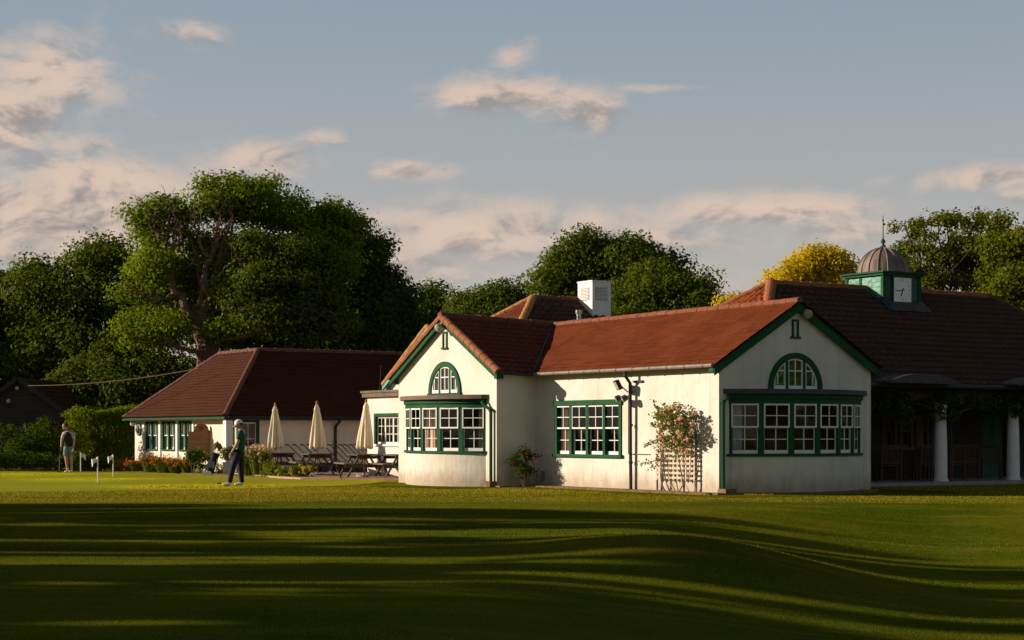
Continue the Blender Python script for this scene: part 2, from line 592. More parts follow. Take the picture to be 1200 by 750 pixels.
CLOUD_LIT, CLOUD_DARK = (.485, .375, .305), (.215, .193, .187)
SKY_GREY = .88
SKY_HORIZON, SKY_MID, SKY_ZENITH = (.395, .345, .297), (.205, .256, .300), (.02, .03, .05)
# ------------------------------------------------------------------ camera, sky, sun
cam_d = bpy.data.cameras.new('camera')
cam = bpy.data.objects.new('camera', cam_d)
COL.objects.link(cam)
cam.location = (0, 0, CH)
cam.rotation_euler = (R(90), 0, 0)
cam_d.sensor_width = 36
cam_d.lens = F / 1200 * 36
cam_d.shift_y = (HY - 375) / 1200
cam_d.clip_end = 3000
scene.camera = cam

SUN_EL = 19.0
to_sun = V3((-.992, .093, 0)).normalized()
sun_az = math.atan2(to_sun.x, to_sun.y)            # clockwise from +Y
sd = bpy.data.lights.new('sun', 'SUN')
sd.energy = SUN_STRENGTH
sd.angle = R(.53)
sd.color = (1.0, .84, .67)
sun = bpy.data.objects.new('sun', sd)
COL.objects.link(sun)
sun.location = (-60, 10, 40)
sdir = -(to_sun * math.cos(R(SUN_EL)) + V3((0, 0, math.sin(R(SUN_EL)))))
sun.rotation_euler = sdir.to_track_quat('-Z', 'Y').to_euler()

world = bpy.data.worlds.new('World')
scene.world = world
world.use_nodes = True
wt = NT(world.node_tree)
bg = world.node_tree.nodes['Background']
sky = wt.n('ShaderNodeTexSky', sky_type='NISHITA')
sky.sun_disc = False
sky.sun_elevation = R(SUN_EL)
sky.sun_rotation = sun_az % (2 * math.pi)
sky.altitude = 50
sky.air_density = 1.0
sky.dust_density = 1.5
sky.ozone_density = 1.0
SKY_S = .06
gen = wt.coord('Generated')
sx = wt.sep(gen)
az = wt.math('ARCTAN2', sx[0], sx[1])
el = wt.math('ARCSINE', sx[2])
cv = wt.n('ShaderNodeCombineXYZ')
wt.put(cv.inputs[0], az)
wt.put(cv.inputs[1], wt.math('MULTIPLY', el, 1.9))
cvec = cv.outputs[0]
CLOUDS = [(55, 85, 95, 48, 1.05), (18, 135, 80, 60, .95), (95, 170, 70, 18, .8), (120, 208, 170, 36, 1.1), (50, 252, 190, 56, 1.25),
          (215, 40, 62, 18, .8), (60, 45, 16, 12, .6), (300, 188, 90, 24, .95), (376, 165, 38, 13, .75), (600, 112, 130, 24, 1.0), (692, 128, 58, 30, .95), (770, 103, 60, 7, .75),
          (478, 200, 64, 13, .85), (598, 66, 30, 16, .7), (560, 270, 260, 40, 1.0), (880, 246, 170, 22, 1.0), (720, 285, 230, 34, .9), (980, 268, 90, 26, .7),
          (1150, 210, 110, 18, .95), (1195, 228, 60, 16, .8), (60, 300, 260, 36, .85), (420, 310, 200, 40, .8), (900, 318, 300, 40, .55)]
rg = random.Random(4)
for k in range(46):                                  # the same scattered cumulus goes on round the rest of the sky
    a = rg.uniform(.45, 2 * math.pi - .45)
    CLOUDS.append((600 + a * F, 508 - rg.uniform(.06, .45) * F, rg.uniform(100, 420), rg.uniform(25, 90), rg.uniform(.6, 1.0)))


def cloud_field(az_s, el_s):
    acc = accg = accd = None
    for (px, py, rx, ry, amp) in CLOUDS[:23]:
        a0, e0 = math.atan((px - 600) / F), math.atan((508 - py) / F * math.cos(math.atan((px - 600) / F)))
        dx = wt.math('MULTIPLY', wt.math('SUBTRACT', az_s, a0), F / rx)
        dy = wt.math('MULTIPLY', wt.math('SUBTRACT', el_s, e0), F / ry)
        r2 = wt.math('ADD', wt.math('MULTIPLY', dx, dx), wt.math('MULTIPLY', dy, dy))
        g = wt.math('MULTIPLY', wt.math('EXPONENT', wt.math('MULTIPLY', r2, -.9)), amp)
        gd = wt.math('MULTIPLY', g, dy)
        acc = g if acc is None else wt.math('MAXIMUM', acc, g)
        accg = g if accg is None else wt.math('ADD', accg, g)
        accd = gd if accd is None else wt.math('ADD', accd, gd)
    return acc, wt.math('DIVIDE', accd, wt.math('ADD', accg, .05))


n1 = wt.noise(cvec, 19, 7, .60, .4)
n2 = wt.noise(cvec, 48, 6, .62, .2)
field, height_in = cloud_field(az, el)
nn = wt.math('ADD', wt.math('MULTIPLY', n1, 1.0), wt.math('MULTIPLY', n2, .30))
dens = wt.math('ADD', field, wt.math('MULTIPLY', wt.math('SUBTRACT', nn, .65), 1.6))
mask = wt.math('MULTIPLY', wt.ramp(dens, .22, 1.12), .94)
# sunlit upper left flank against greyer base: the same vapour read a little towards the sun
sh = wt.n('ShaderNodeVectorMath', operation='ADD')
wt.link(cvec, sh.inputs[0])
sh.inputs[1].default_value = (-.007, .013, 0)
n1b = wt.noise(sh.outputs[0], 19, 7, .60, .4)
diff = wt.math('SUBTRACT', n1, n1b)
thick = wt.ramp(dens, .55, 1.5)
lit = wt.ramp(wt.math('ADD', wt.math('SUBTRACT', wt.math('MULTIPLY', diff, 4.2), wt.math('MULTIPLY', thick, .20)), wt.math('MULTIPLY', height_in, .50)), -.66, .22)
ccol = wt.mix(lit, tuple(c / SKY_S for c in CLOUD_DARK), tuple(c / SKY_S for c in CLOUD_LIT))
tone = wt.mix(wt.ramp(el, .0, .26), tuple(c / SKY_S for c in SKY_HORIZON), tuple(c / SKY_S for c in SKY_MID))
tone = wt.mix(wt.ramp(el, .16, .9), tone, tuple(c / SKY_S for c in SKY_ZENITH))
skyc = wt.mix(SKY_GREY, sky.outputs[0], tone)
wt.link(wt.mix(mask, skyc, ccol), bg.inputs['Color'])
bg.inputs['Strength'].default_value = SKY_S

vs = scene.view_settings
scene.display_settings.display_device = 'sRGB'
vs.view_transform = 'Standard'
vs.look = 'None'
vs.exposure = EXPOSURE
vs.gamma = 1
vs.use_curve_mapping = False
scene.cycles.use_denoising = True
scene.cycles.max_bounces = 8
scene.cycles.transparent_max_bounces = 24
scene.cycles.sample_clamp_indirect = 6


# ------------------------------------------------------------------ ground
def sstep(a, b, x):
    t = np.clip((x - a) / (b - a), 0, 1)
    return t * t * (3 - 2 * t)


def ground_z(x, y):
    x, y = np.asarray(x, float), np.asarray(y, float)
    xc = 1.2 + .22 * (y - 15)
    near = 1 - sstep(30, 37, y)
    z = -.46 * sstep(-2.0, 3.2, x - xc) * near
    z = z + .27 * np.exp(-(((x - 2.3) / 1.7) ** 2 + ((y - 20.8) / 2.4) ** 2))
    z = z + .06 * np.exp(-(((x + 1.5) / 5) ** 2 + ((y - 31) / 2.0) ** 2))
    z = z + .035 * np.exp(-(((x + 6) / 4) ** 2 + ((y - 22) / 2.5) ** 2))
    z = z - .02 * np.exp(-(((x + 3) / 5) ** 2 + ((y - 26) / 1.6) ** 2))
    z = z + near * .006 * np.sin(x * .55 + y * .31)
    z = z + .012 * np.sin(x * .7 + 1.1) * np.sin(y * .45) * sstep(30, 37, y)
    return z


def gz(x, y):
    return float(ground_z(x, y))


xs = np.concatenate([np.linspace(-1400, -60, 14), np.arange(-55, -16, 2.5), np.arange(-16, 20, .4), np.arange(20, 60, 2.5), np.linspace(65, 1400, 14)])
ys = np.concatenate([np.linspace(-300, -12, 8), np.arange(-10, 10, 2.), np.arange(10, 46, .4), np.arange(46, 80, 2.), np.linspace(85, 2200, 16)])
GX, GY = np.meshgrid(xs, ys)
GZ = ground_z(GX, GY)
nx, ny = len(xs), len(ys)
me = bpy.data.meshes.new('ground')
me.from_pydata(np.stack([GX, GY, GZ], -1).reshape(-1, 3).tolist(), [],
               [(j * nx + i, j * nx + i + 1, (j + 1) * nx + i + 1, (j + 1) * nx + i) for j in range(ny - 1) for i in range(nx - 1)])
me.polygons.foreach_set('use_smooth', [True] * len(me.polygons))
me.materials.append(M['ground'])
ground = bpy.data.objects.new('ground', me)
COL.objects.link(ground)
tag(ground, kind='structure')


def in_poly(x, y, poly):
    x, y = np.asarray(x), np.asarray(y)
    c = np.zeros(x.shape, bool)
    n = len(poly)
    for i in range(n):
        (x0, y0), (x1, y1) = poly[i], poly[(i + 1) % n]
        hit = ((y0 > y) != (y1 > y)) & (x < (x1 - x0) * (y - y0) / ((y1 - y0) or 1e-9) + x0)
        c ^= hit
    return c


def smooth_loop(pts, k=6):
    out = []
    n = len(pts)
    for i in range(n):
        p0, p1, p2, p3 = [np.array(pts[(i + d) % n], float) for d in (-1, 0, 1, 2)]
        for j in range(k):
            t = j / k
            out.append(tuple(.5 * ((2 * p1) + (-p0 + p2) * t + (2 * p0 - 5 * p1 + 4 * p2 - p3) * t * t + (-p0 + 3 * p1 - 3 * p2 + p3) * t ** 3)))
    return out


def sheet(name, poly, z, mat, thick=.0):
    """a ground sheet following the turf"""
    mb = MB()
    mb.poly(poly, [], lambda s, t: (s, t, gz(s, t) + z), (0, 0, -max(thick, .05)))
    return tag(mb.build(name, mat), kind='structure')


GREEN = smooth_loop([(-27, 44), (-17, 42.6), (-11, 42.8), (-7.4, 44.2), (-4.7, 47.5), (-3.7, 51), (-4.3, 53.3), (-7.2, 55.2), (-10.2, 58.8), (-13.4, 64), (-19, 67.2), (-28, 67.5)])
TERRACE = [(-6.4, 53.4), (-3.25, 52.3), (0.5, 55.5), (-1.5, 68), (-9.0, 63.0), (-9.9, 61.2), (-8.3, 57)]
sheet('putting_green', GREEN, .008, 'grass_green')
sheet('terrace', TERRACE, .06, 'paving', .1)

BU, BV = V3((.8376, .5463, 0)), V3((-.5463, .8376, 0))
BC = V3((4.715, 40.25, 0))
BROT = math.atan2(.5463, .8376)


def bw(u, v, z=0):
    return BC + BU * u + BV * v + V3((0, 0, z))


def to_uv(x, y):
    dx, dy = np.asarray(x) - BC.x, np.asarray(y) - BC.y
    return dx * BU.x + dy * BU.y, dx * BV.x + dy * BV.y


def soil_strip(name, uv):
    mb = MB()
    mb.poly(uv, [], lambda s, t: tuple(bw(s, t, .05)), (0, 0, -.1))
    tag(mb.build(name, 'soil'), kind='structure')


_ra = random.Random(5)


def wavy(a, b, n):
    return [(lerp(a[0], b[0], i / n) + _ra.uniform(-.05, .05), lerp(a[1], b[1], i / n) + _ra.uniform(-.05, .05)) for i in range(n + 1)]


soil_strip('soil_strip', wavy((-.42, -.05), (-.42, 6.95), 24) + [(-.5, 7.1), (-1.3, 7.2), (-1.3, 7.6), (.1, 7.6), (.1, -.05)])
arc = [(2.36 + 3.5 * math.sin(R(a)), 2.467 - 3.5 * math.cos(R(a)) + _ra.uniform(-.04, .04)) for a in range(-40, 44, 4)]
soil_strip('soil_strip', [(-.25, -.25)] + arc + [(5.1, .1), (0, .1), (-.25, .1)])
HUT = V3((-10.09, 62, 0))
sheet('flower_bed', [(-17.6, 69.5), (-14.6, 66.3), (-11.5, 61.6), (-8.9, 56.6), (-7.0, 55.4), (-6.4, 55.9), (-8.2, 58.6), (-9.3, 61.5), (-14.8, 70)], .03, 'soil')

# mown and rough grass: blades
rng = np.random.default_rng(3)


def scatter(n, y0, y1, mar=1.12):
    """uniform over the wedge the lawn shows, with room to spare at its sides"""
    y = np.sqrt(rng.uniform(y0 ** 2, y1 ** 2, n))
    x = rng.uniform(-1, 1, n) * (.29 * mar) * y
    return x, y


def blades(name, x, y, h, w, mat, label):
    n = len(x)
    z = ground_z(x, y)
    ang = rng.uniform(0, 2 * np.pi, n)
    hh = h * rng.uniform(.6, 1.3, n)
    ww = w * rng.uniform(.7, 1.3, n)
    lx, ly = rng.normal(0, .35, n) * hh, rng.normal(0, .35, n) * hh
    dx, dy = np.cos(ang) * ww / 2, np.sin(ang) * ww / 2
    v = np.stack([np.stack([x - dx, y - dy, z - .004], 1), np.stack([x + dx, y + dy, z - .004], 1), np.stack([x + lx, y + ly, z + hh], 1)], 1)
    o = raw_mesh(name, v.reshape(-1, 3), 3, mat)
    return tag(o, label, 'grass', kind='stuff')


def lawn_mask(x, y):
    u, v = to_uv(x, y)
    b = (u > -1.3) & (u < 6) & (v > -2.2) & (v < 13) | (u > -3.2) & (v > 6.6) & (v < 13) | (u > 4) & (v > 2.2)
    return ~(b | in_poly(x, y, TERRACE) | ((y > 55) & ~in_poly(x, y, GREEN) & (x < -6)))


for (n, y0, y1, h, w) in ((200000, 11, 20, .011, .010), (130000, 20, 37, .012, .016)):
    x, y = scatter(n, y0, y1)
    dry = np.exp(-(((x - 2.9) / 2.0) ** 2 + ((y - 20.3) / 1.7) ** 2)) > rng.uniform(.15, 1.0, n)
    blades('grass', x[~dry], y[~dry], h, w, 'grass_lawn', 'close mown dark lawn grass on the humps in front of the clubhouse')
    blades('grass', x[dry], y[dry], h, w, 'grass_dry', 'scorched brown grass on the face of the low mound')
x, y = scatter(300000, 36, 72)
k = lawn_mask(x, y)
g = in_poly(x, y, GREEN)
kk = k & ~g
blades('grass', x[kk], y[kk], np.where(y[kk] < 41, .015, .022), .020, 'grass_rough', 'longer dry grass strip between green and clubhouse walls')
kk = k & g
blades('grass', x[kk], y[kk], .014, .03, 'grass_green', 'bright lime putting green turf in front of the low hut')
# ragged tufts along the soil at the wall foot
u = rng.uniform(-.62, -.36, 1500)
v = rng.uniform(-.3, 7, 1500)
P = np.array(BC)[None, :2] + u[:, None] * np.array(BU)[None, :2] + v[:, None] * np.array(BV)[None, :2]
aa = rng.uniform(-42, 42, 1300)
rr_ = rng.uniform(3.44, 3.64, 1300)
P2 = np.array(BC)[None, :2] + (2.36 + rr_ * np.sin(np.radians(aa)))[:, None] * np.array(BU)[None, :2] + (2.467 - rr_ * np.cos(np.radians(aa)))[:, None] * np.array(BV)[None, :2]
P = np.concatenate([P, P2])
blades('grass', P[:, 0], P[:, 1], .035, .016, 'grass_rough', 'ragged grass fringe along the foot of the white walls')
# ------------------------------------------------------------------ windows
Z3 = V3((0, 0, 1))


def rbar(mb, O, r, n, s0, s1, z0, z1, d0, d1):
    """a box in a window's own frame: s across, z up, d outward"""
    O = V3(O)
    c = O + r * (s0 + s1) / 2 + Z3 * (z0 + z1) / 2 + n * (d0 + d1) / 2
    mb.obox(c, r * (s1 - s0) / 2, n * (d1 - d0) / 2, Z3 * (z1 - z0) / 2)


def sash(parent, O, r, n, w, z0, z1, cols=2, rows=2, halves=True, bar=.019, pane=True, mat='white'):
    """white painted sash with glazing bars; the lower half sits a little further in. Returns the sash object"""
    mb, gl = MB(), MB()
    h = w / 2
    if halves:
        zm = z0 + (z1 - z0) * .52
        parts = [(zm, z1, 0.0, .04, .036), (z0, zm + .02, -.065, .036, .08)]
    else:
        parts = [(z0, z1, 0.0, .05, .06)]
    for (a, b, d, top, bot) in parts:
        e = .0015 if d < 0 else 0
        rbar(mb, O, r, n, -h + e, -h + .032, a, b, d - .04, d)
        rbar(mb, O, r, n, h - .032, h - e, a, b, d - .04, d)
        rbar(mb, O, r, n, -h + .032, h - .032, b - top, b, d - .041, d - .001)
        rbar(mb, O, r, n, -h + .032, h - .032, a, a + bot, d - .041, d - .001)
        for c in range(1, cols):
            s = -h + w * c / cols
            rbar(mb, O, r, n, s - bar / 2, s + bar / 2, a + bot, b - top, d - .035, d - .006)
        for q in range(1, rows):
            z = a + bot + (b - top - a - bot) * q / rows
            rbar(mb, O, r, n, -h + .05, h - .05, z - bar / 2, z + bar / 2, d - .033, d - .008)
        P = [V3(O) + r * s + Z3 * z + n * (d - .022) for s, z in ((-h + .03, a + .02), (h - .03, a + .02), (h - .03, b - .02), (-h + .03, b - .02))]
        gl.add(P, [(0, 1, 2, 3)])
    so = mb.build('sash', mat, parent)
    if pane:
        gl.build('pane', 'glass', parent, recalc=False)
    return so


def curtain(parent, O, r, n, s0, s1, z0, z1, mat='curtain', d=-.16):
    mb = MB()
    N = max(6, int((s1 - s0) / .02))
    vs, fs = [], []
    for i in range(N + 1):
        s = lerp(s0, s1, i / N)
        dd = d + .025 * math.sin(i * 1.25) + .01 * math.sin(i * .4)
        for z in (z0, z1):
            vs.append(V3(O) + r * s + Z3 * z + n * dd)
    for i in range(N):
        fs.append((2 * i, 2 * i + 2, 2 * i + 3, 2 * i + 1))
    mb.add(vs, fs)
    return mb.build('curtain', mat, parent, smooth=True, recalc=False)


def bow_pt(C0, T, N, rad, th, z):
    return C0 + T * (rad * math.sin(th)) + N * (rad * math.cos(th) - BOW_R * math.cos(R(BOW_A))) + Z3 * z


BOW_A = 40.0
BOW_R = 2.07 / math.sin(R(BOW_A))


def bow_band(mb, C0, T, N, r0, r1, t0, t1, z0, z1, n):
    for i in range(n):
        a, b = lerp(t0, t1, i / n), lerp(t0, t1, (i + 1) / n)
        k = len(mb.v)
        for th in (a, b):
            for rr in (r0, r1):
                for z in (z0, z1):
                    mb.v.append(tuple(bow_pt(C0, T, N, rr, th, z)))
        q = [(0, 1, 5, 4), (2, 6, 7, 3), (0, 4, 6, 2), (1, 3, 7, 5)]
        if i == 0: q.append((0, 2, 3, 1))
        if i == n - 1: q.append((4, 5, 7, 6))
        mb.f += [tuple(k + j for j in f) for f in q]


def bow_bay(bld, C0, T, N, roof_mat, curtains):
    """bow window bay: white curved foot wall, green posts, six white sashes, felt roof"""
    foot = MB()
    bow_band(foot, C0, T, N, BOW_R - .22, BOW_R, R(-BOW_A), R(BOW_A), -.1, .87, 30)
    foot.build('bay_wall', 'render', bld, smooth=False)
    fr = MB()
    bow_band(fr, C0, T, N, BOW_R - .24, BOW_R + .05, R(-BOW_A - 1), R(BOW_A + 1), .872, .935, 30)      # sill
    bow_band(fr, C0, T, N, BOW_R - .20, BOW_R + .012, R(-BOW_A), R(BOW_A), 2.09, 2.20, 30)      # head
    bow_band(fr, C0, T, N, BOW_R - .20, BOW_R + .055, R(-BOW_A - .5), R(BOW_A + .5), 2.202, 2.30, 30)  # frieze
    for k in range(7):
        a = R(-BOW_A + BOW_A / 3 * k)
        p, nn = bow_pt(C0, T, N, BOW_R - .06, a, 0), (T * math.sin(a) + N * math.cos(a))
        r = nn.cross(Z3)
        w = .068 if 0 < k < 6 else .085
        rbar(fr, p, r, nn, -w, w, .936, 2.089, -.10, .045)
    win = fr.build('bay_window', 'green', bld)
    for k in range(6):
        a = R(-BOW_A * 5 / 6 + BOW_A / 3 * k)
        p, nn = bow_pt(C0, T, N, BOW_R * math.cos(R(BOW_A / 6)) + .012, a, 0), (T * math.sin(a) + N * math.cos(a))
        r = Z3.cross(nn)
        sash(win, p, r, nn, .625, .938, 2.087)
        for (kk, s0, s1, mt, z0, z1) in curtains:
            if kk == k: curtain(win, p, r, nn, s0, s1, z0, z1, mt, -.09 if mt == 'peach' else -.16)
    rf = MB()
    arcp = [(BOW_R + .15) for _ in range(31)]
    pts = []
    for i in range(31):
        th = R(lerp(-BOW_A - 1.5, BOW_A + 1.5, i / 30))
        pts.append(((BOW_R + .16) * math.sin(th), (BOW_R + .16) * math.cos(th) - BOW_R * math.cos(R(BOW_A))))
    pts = [(s, max(t, .0)) for s, t in pts]
    pts = [(pts[0][0], .002)] + pts[1:-1] + [(pts[-1][0], .002)]
    rf.poly(pts, [], lambda s, t: C0 + T * s + N * t + Z3 * 2.31, (0, 0, .11))
    rf.build('bay_roof', roof_mat, bld)
    return win


def arch_window(bld, C0, T, N, z0, ro=.84, ri=.705):
    """half round window: green arch ring and two posts, three white lights"""
    g = MB()
    K = 24
    ring_o = [(ro * math.cos(math.pi * i / K), ro * 1.02 * math.sin(math.pi * i / K)) for i in range(K + 1)]
    ring_i = [(ri * math.cos(math.pi * i / K), ri * 1.02 * math.sin(math.pi * i / K)) for i in range(K, -1, -1)]
    fn = lambda s, t: C0 + T * s + Z3 * (z0 + t) + N * .05
    g.poly(ring_o + ring_i, [], fn, N * -.2)
    rbar(g, C0 + Z3 * z0, T, N, -ro - .03, ro + .03, -.07, -.001, -.15, .07)
    for s in (-.27, .27):
        rbar(g, C0 + Z3 * z0, T, N, s - .042, s + .042, .001, math.sqrt(ri * ri - .105) * 1.02 + .01, -.12, .03)
    win = g.build('arch_window', 'green', bld)
    w, gl = MB(), MB()
    ri2 = ri - .035
    fn2 = lambda s, t: C0 + T * s + Z3 * (z0 + t) + N * .02
    for lo, hi in ((-ri, -.312), (-.228, .228), (.312, ri)):
        lo2, hi2 = max(lo, -ri + .02), min(hi, ri - .02)
        ss = [lerp(lo2, hi2, i / 10) for i in range(11)]
        top = lambda s, rr: math.sqrt(max(rr * rr - s * s, .0004)) * 1.02
        outer = [(lo2, .002), (hi2, .002)] + [(s, top(s, ri)) for s in ss[::-1]]
        a, b = lo2 + .03, hi2 - .03
        if lo < -.5: a = lo2 + .06
        if hi > .5: b = hi2 - .06
        si = [lerp(a, b, i / 10) for i in range(11)]
        hole = [(a, .085), (b, .085)] + [(s, max(.14, top(s, ri2))) for s in si[::-1]]
        w.poly(outer, [hole], fn2, N * -.045)
        zb = .43
        if lo > -.3 and hi < .3:
            rbar(w, C0 + Z3 * z0, T, N, -.014, .014, .10, top(0, ri2), -.02, .016)
            rbar(w, C0 + Z3 * z0, T, N, a, b, zb - .014, zb + .014, -.018, .014)
        else:
            sb = -.30 if False else (hi2 - .045 if lo < 0 else lo2 + .045)
            edge = math.sqrt(ri2 * ri2 - (zb / 1.02) ** 2)
            s0, s1 = (-edge, hi2 - .045) if lo < 0 else (lo2 + .045, edge)
            rbar(w, C0 + Z3 * z0, T, N, s0, s1, zb - .014, zb + .014, -.018, .014)
            sm = lo2 + (hi2 - lo2) * (.36 if lo < 0 else .64)
            rbar(w, C0 + Z3 * z0, T, N, sm - .012, sm + .012, .10, top(sm, ri2), -.02, .016)
    w.build('sash', 'white', win)
    gp = [(s * .97, max(t * .97, .01)) for s, t in ring_i]
    gl.poly(gp, [], lambda s, t: C0 + T * s + Z3 * (z0 + t) + N * -.006, N * -.004)
    gl.build('pane', 'glass', win)
    return win


def bargeboards(bld, apex, feet, N, mat='green', h=.17, inset=.0, soffit=.15):
    """the two sloping boards under a gable verge, with the boarded underside behind them"""
    for ft in feet:
        mb = MB()
        A, B = V3(apex), V3(ft)
        d = Z3 * -h
        off = N * -.035
        A2, B2 = A + Z3 * -.015, B + Z3 * -.015
        vs = [A2, B2, B2 + d, A2 + d]
        mb.add(vs + [p + off for p in vs], [(0, 1, 2, 3), (7, 6, 5, 4), (0, 4, 5, 1), (1, 5, 6, 2), (2, 6, 7, 3), (3, 7, 4, 0)])
        s0, s1 = N * -.036, N * -(soffit + .02)
        q = [A2 + s0 + d * .55, B2 + s0 + d * .55, B2 + s1 + d * .55, A2 + s1 + d * .55]
        mb.add(q + [p + Z3 * -.015 for p in q], [(0, 1, 2, 3), (7, 6, 5, 4), (0, 4, 5, 1), (2, 6, 7, 3)])
        # the boxed eaves end at the foot
        dirv = (B - A).normalized()
        mb.obox(B + N * -.12 + Z3 * -.13 - dirv * .10, dirv.cross(Z3).cross(Z3).normalized() * .10, N * .0845, Z3 * .075)
        mb.build('bargeboard', mat, bld)


def gutter(bld, P, Q, mat, r=.055, brackets=0, bmat='black'):
    mb = MB()
    P, Q = V3(P), V3(Q)
    mb.tube([P, Q], r, 10)
    g = mb.build('gutter', mat, bld)
    if brackets:
        for i in range(brackets):
            b = MB()
            p = lerp(P, Q, (i + .5) / brackets)
            d = (Q - P).normalized()
            b.tube([p - d * .014, p + d * .014], r + .012, 10)
            b.build('bracket', bmat, g)
    return g


def slit(bld, C0, T, N, z0, z1, w=.2):
    mb = MB()
    rbar(mb, C0, T, N, -w / 2, -w / 2 + .05, z0, z1, -.06, .03)
    rbar(mb, C0, T, N, w / 2 - .05, w / 2, z0, z1, -.06, .03)
    rbar(mb, C0, T, N, -w / 2, w / 2, z1 + .001, z1 + .05, -.06, .032)
    rbar(mb, C0, T, N, -w / 2 - .04, w / 2 + .04, z0 - .05, z0 - .001, -.06, .05)
    o = mb.build('vent', 'green', bld)
    l = MB()
    n = 6
    for i in range(n):
        z = lerp(z0 + .02, z1 - .02, (i + .5) / n)
        l.obox(V3(C0) + Z3 * z + N * -.02, T * (w / 2 - .05), (N * .02 - Z3 * .022), (N * .004 + Z3 * .004))
    l.build('louver', 'pale_green' if N.x < -.5 else 'teal_dark', o)


UX, VY = V3((1, 0, 0)), V3((0, 1, 0))
pav = thing('clubhouse', 'low white rendered clubhouse wing with red tiled roof, green bow bays and arched gable windows', 'building', BC, BROT)
AP, JN, WP = 4.52, 4.47, 4.60                # ridge heights: right gable, junction, left gable
EZ = 2.98


def rake(u, ur=2.33, e=-.2, top=AP):
    """underside height of the right gable roof at u"""
    k = (top - EZ) / (ur - e)
    return (top - abs(u - ur) * k) - .09


KH = 20


def arch_hole(c, z0, r):
    return [(c + r * math.cos(math.pi * i / KH), z0 + r * 1.02 * math.sin(math.pi * i / KH)) for i in range(KH + 1)]


# right gable wall (in the shade)
mb = MB()
mb.poly([(0, -.1), (.30, -.1), (.30, 2.305), (4.42, 2.305), (4.42, -.1), (4.763, -.1), (4.763, rake(4.763)), (2.33, rake(2.33)), (0, rake(0))],
        [arch_hole(2.31, 2.44, .75)], lambda s, t: (s, 0, t), (0, .24, 0))
mb.build('wall', 'render', pav)
# sunlit long wall
mb = MB()
mb.poly([(.24, -.1), (7.74, -.1), (7.74, 3.02), (.24, 3.02)], [[(3.69, .84), (6.587, .84), (6.587, 2.225), (3.69, 2.225)]], lambda s, t: (0, s, t), (.24, 0, 0))
mb.build('wall', 'render', pav)
# short shaded return of the left wing
mb = MB()
mb.box(-1.214 + .24, -.001, 7.5, 7.74, -.1, 3.05)
mb.build('wall', 'render', pav)
# left gable wall (sunlit)


def rakew(v, c=10.09):
    return (WP - abs(v - c) * (WP - 3.0) / 2.83) - .09


mb = MB()
mb.poly([(7.5, -.1), (8.03, -.1), (8.03, 2.305), (12.15, 2.305), (12.15, -.1), (12.67, -.1), (12.67, rakew(12.67)), (10.09, rakew(10.09)), (7.5, rakew(7.5))],
        [arch_hole(10.09, 2.50, .75)], lambda s, t: (-1.214, s, t), (.24, 0, 0))
mb.build('wall', 'render', pav)
mb = MB()
mb.box(-1.214 + .24, 4.763, 12.43, 12.67, -.1, 3.02)
mb.build('wall', 'render_clean', pav)
mb = MB()
mb.box(4.523, 4.763, .24, 12.43, -.1, 3.02)
mb.build('wall', 'render_clean', pav)
# dark rooms behind the windows
mb = MB()
mb.box(.3, 4.5, .3, 12.4, .04, .06)
mb.box(-.95, .3, 7.8, 12.4, .04, .06)
mb.build('floor', 'floor', pav)
mb = MB()
mb.box(3.9, 3.96, .3, 12.4, .06, 2.95)
mb.box(.26, 4.5, 7.1, 7.16, .06, 2.95)
mb.build('inner_wall', 'inner', pav)
mb = MB()
mb.box(.26, 4.5, .26, 12.4, 2.96, 3.0)
mb.box(-.95, .26, 7.8, 12.4, 2.961, 3.001)
mb.build('ceiling', 'inner', pav)

# roofs
mb = MB()
roof_patch(mb, (-.22, -.15, EZ), (-.22, 7.25, EZ), (2.33, 10.09, JN), (2.33, -.15, AP), course=.145, lip=.016)
front_roof = mb.build('roof', 'tile_red', pav)
mb = MB()
roof_patch(mb, (-1.38, 7.25, 3.02), (-.22, 7.25, EZ), (2.33, 10.09, JN), (-1.38, 10.09, WP), course=.34, lip=.035, lam=.28, amp=.02)
mb.build('roof', 'tile_wing', pav)
mb = MB()
roof_patch(mb, (5.0, 12.93, 3.0), (-1.38, 12.93, 3.0), (-1.38, 10.09, WP), (2.33, 10.09, JN), course=.34, lip=.035, lam=.28, amp=.02)
mb.build('roof', 'tile_wing', pav)
mb = MB()
roof_patch(mb, (5.0, 12.93, 3.0), (5.0, -.15, EZ), (2.33, -.15, AP), (2.33, 10.09, JN), course=.3, lip=.03)
mb.build('roof', 'tile_red', pav)
mb = MB()
ridge_tiles(mb, (2.33, -.16, AP + .02), (2.33, 10.2, JN + .02), .09, .42)
mb.build('ridge', 'ridge_red', pav)
mb = MB()
ridge_tiles(mb, (-1.40, 10.09, WP + .02), (2.4, 10.09, JN + .02), .115, .42)
mb.build('ridge', 'ridge_dull', pav)
mb = MB()
for v1, z1 in ((7.2, 3.02), (12.98, 3.0)):
    ridge_tiles(mb, (-1.33, v1, z1 + .005), (-1.33, 10.09, WP + .005), .10, .30, 125)
mb.build('verge_tiles', 'ridge', pav)
mb = MB()
mb.tube([(-.24, 7.24, EZ + .02), (2.33, 10.09, JN + .02)], .035, 6)
mb.build('valley', 'lead_dark', pav)
bargeboards(pav, (2.33, -.13, AP - .03), ((-.23, -.13, EZ - .03), (4.99, -.13, EZ - .03)), V3((0, -1, 0)), h=.22)
bargeboards(pav, (-1.37, 10.09, WP - .05), ((-1.37, 7.25, 2.97), (-1.37, 12.93, 2.95)), V3((-1, 0, 0)), soffit=.18)
gutter(pav, (-.27, -.10, EZ - .035), (-.27, 7.2, EZ - .035), 'cream_gutter', .046, 11, 'cream_gutter')
gutter(pav, (-1.34, 7.20, 2.975), (-.30, 7.20, EZ - .05), 'black', .05)

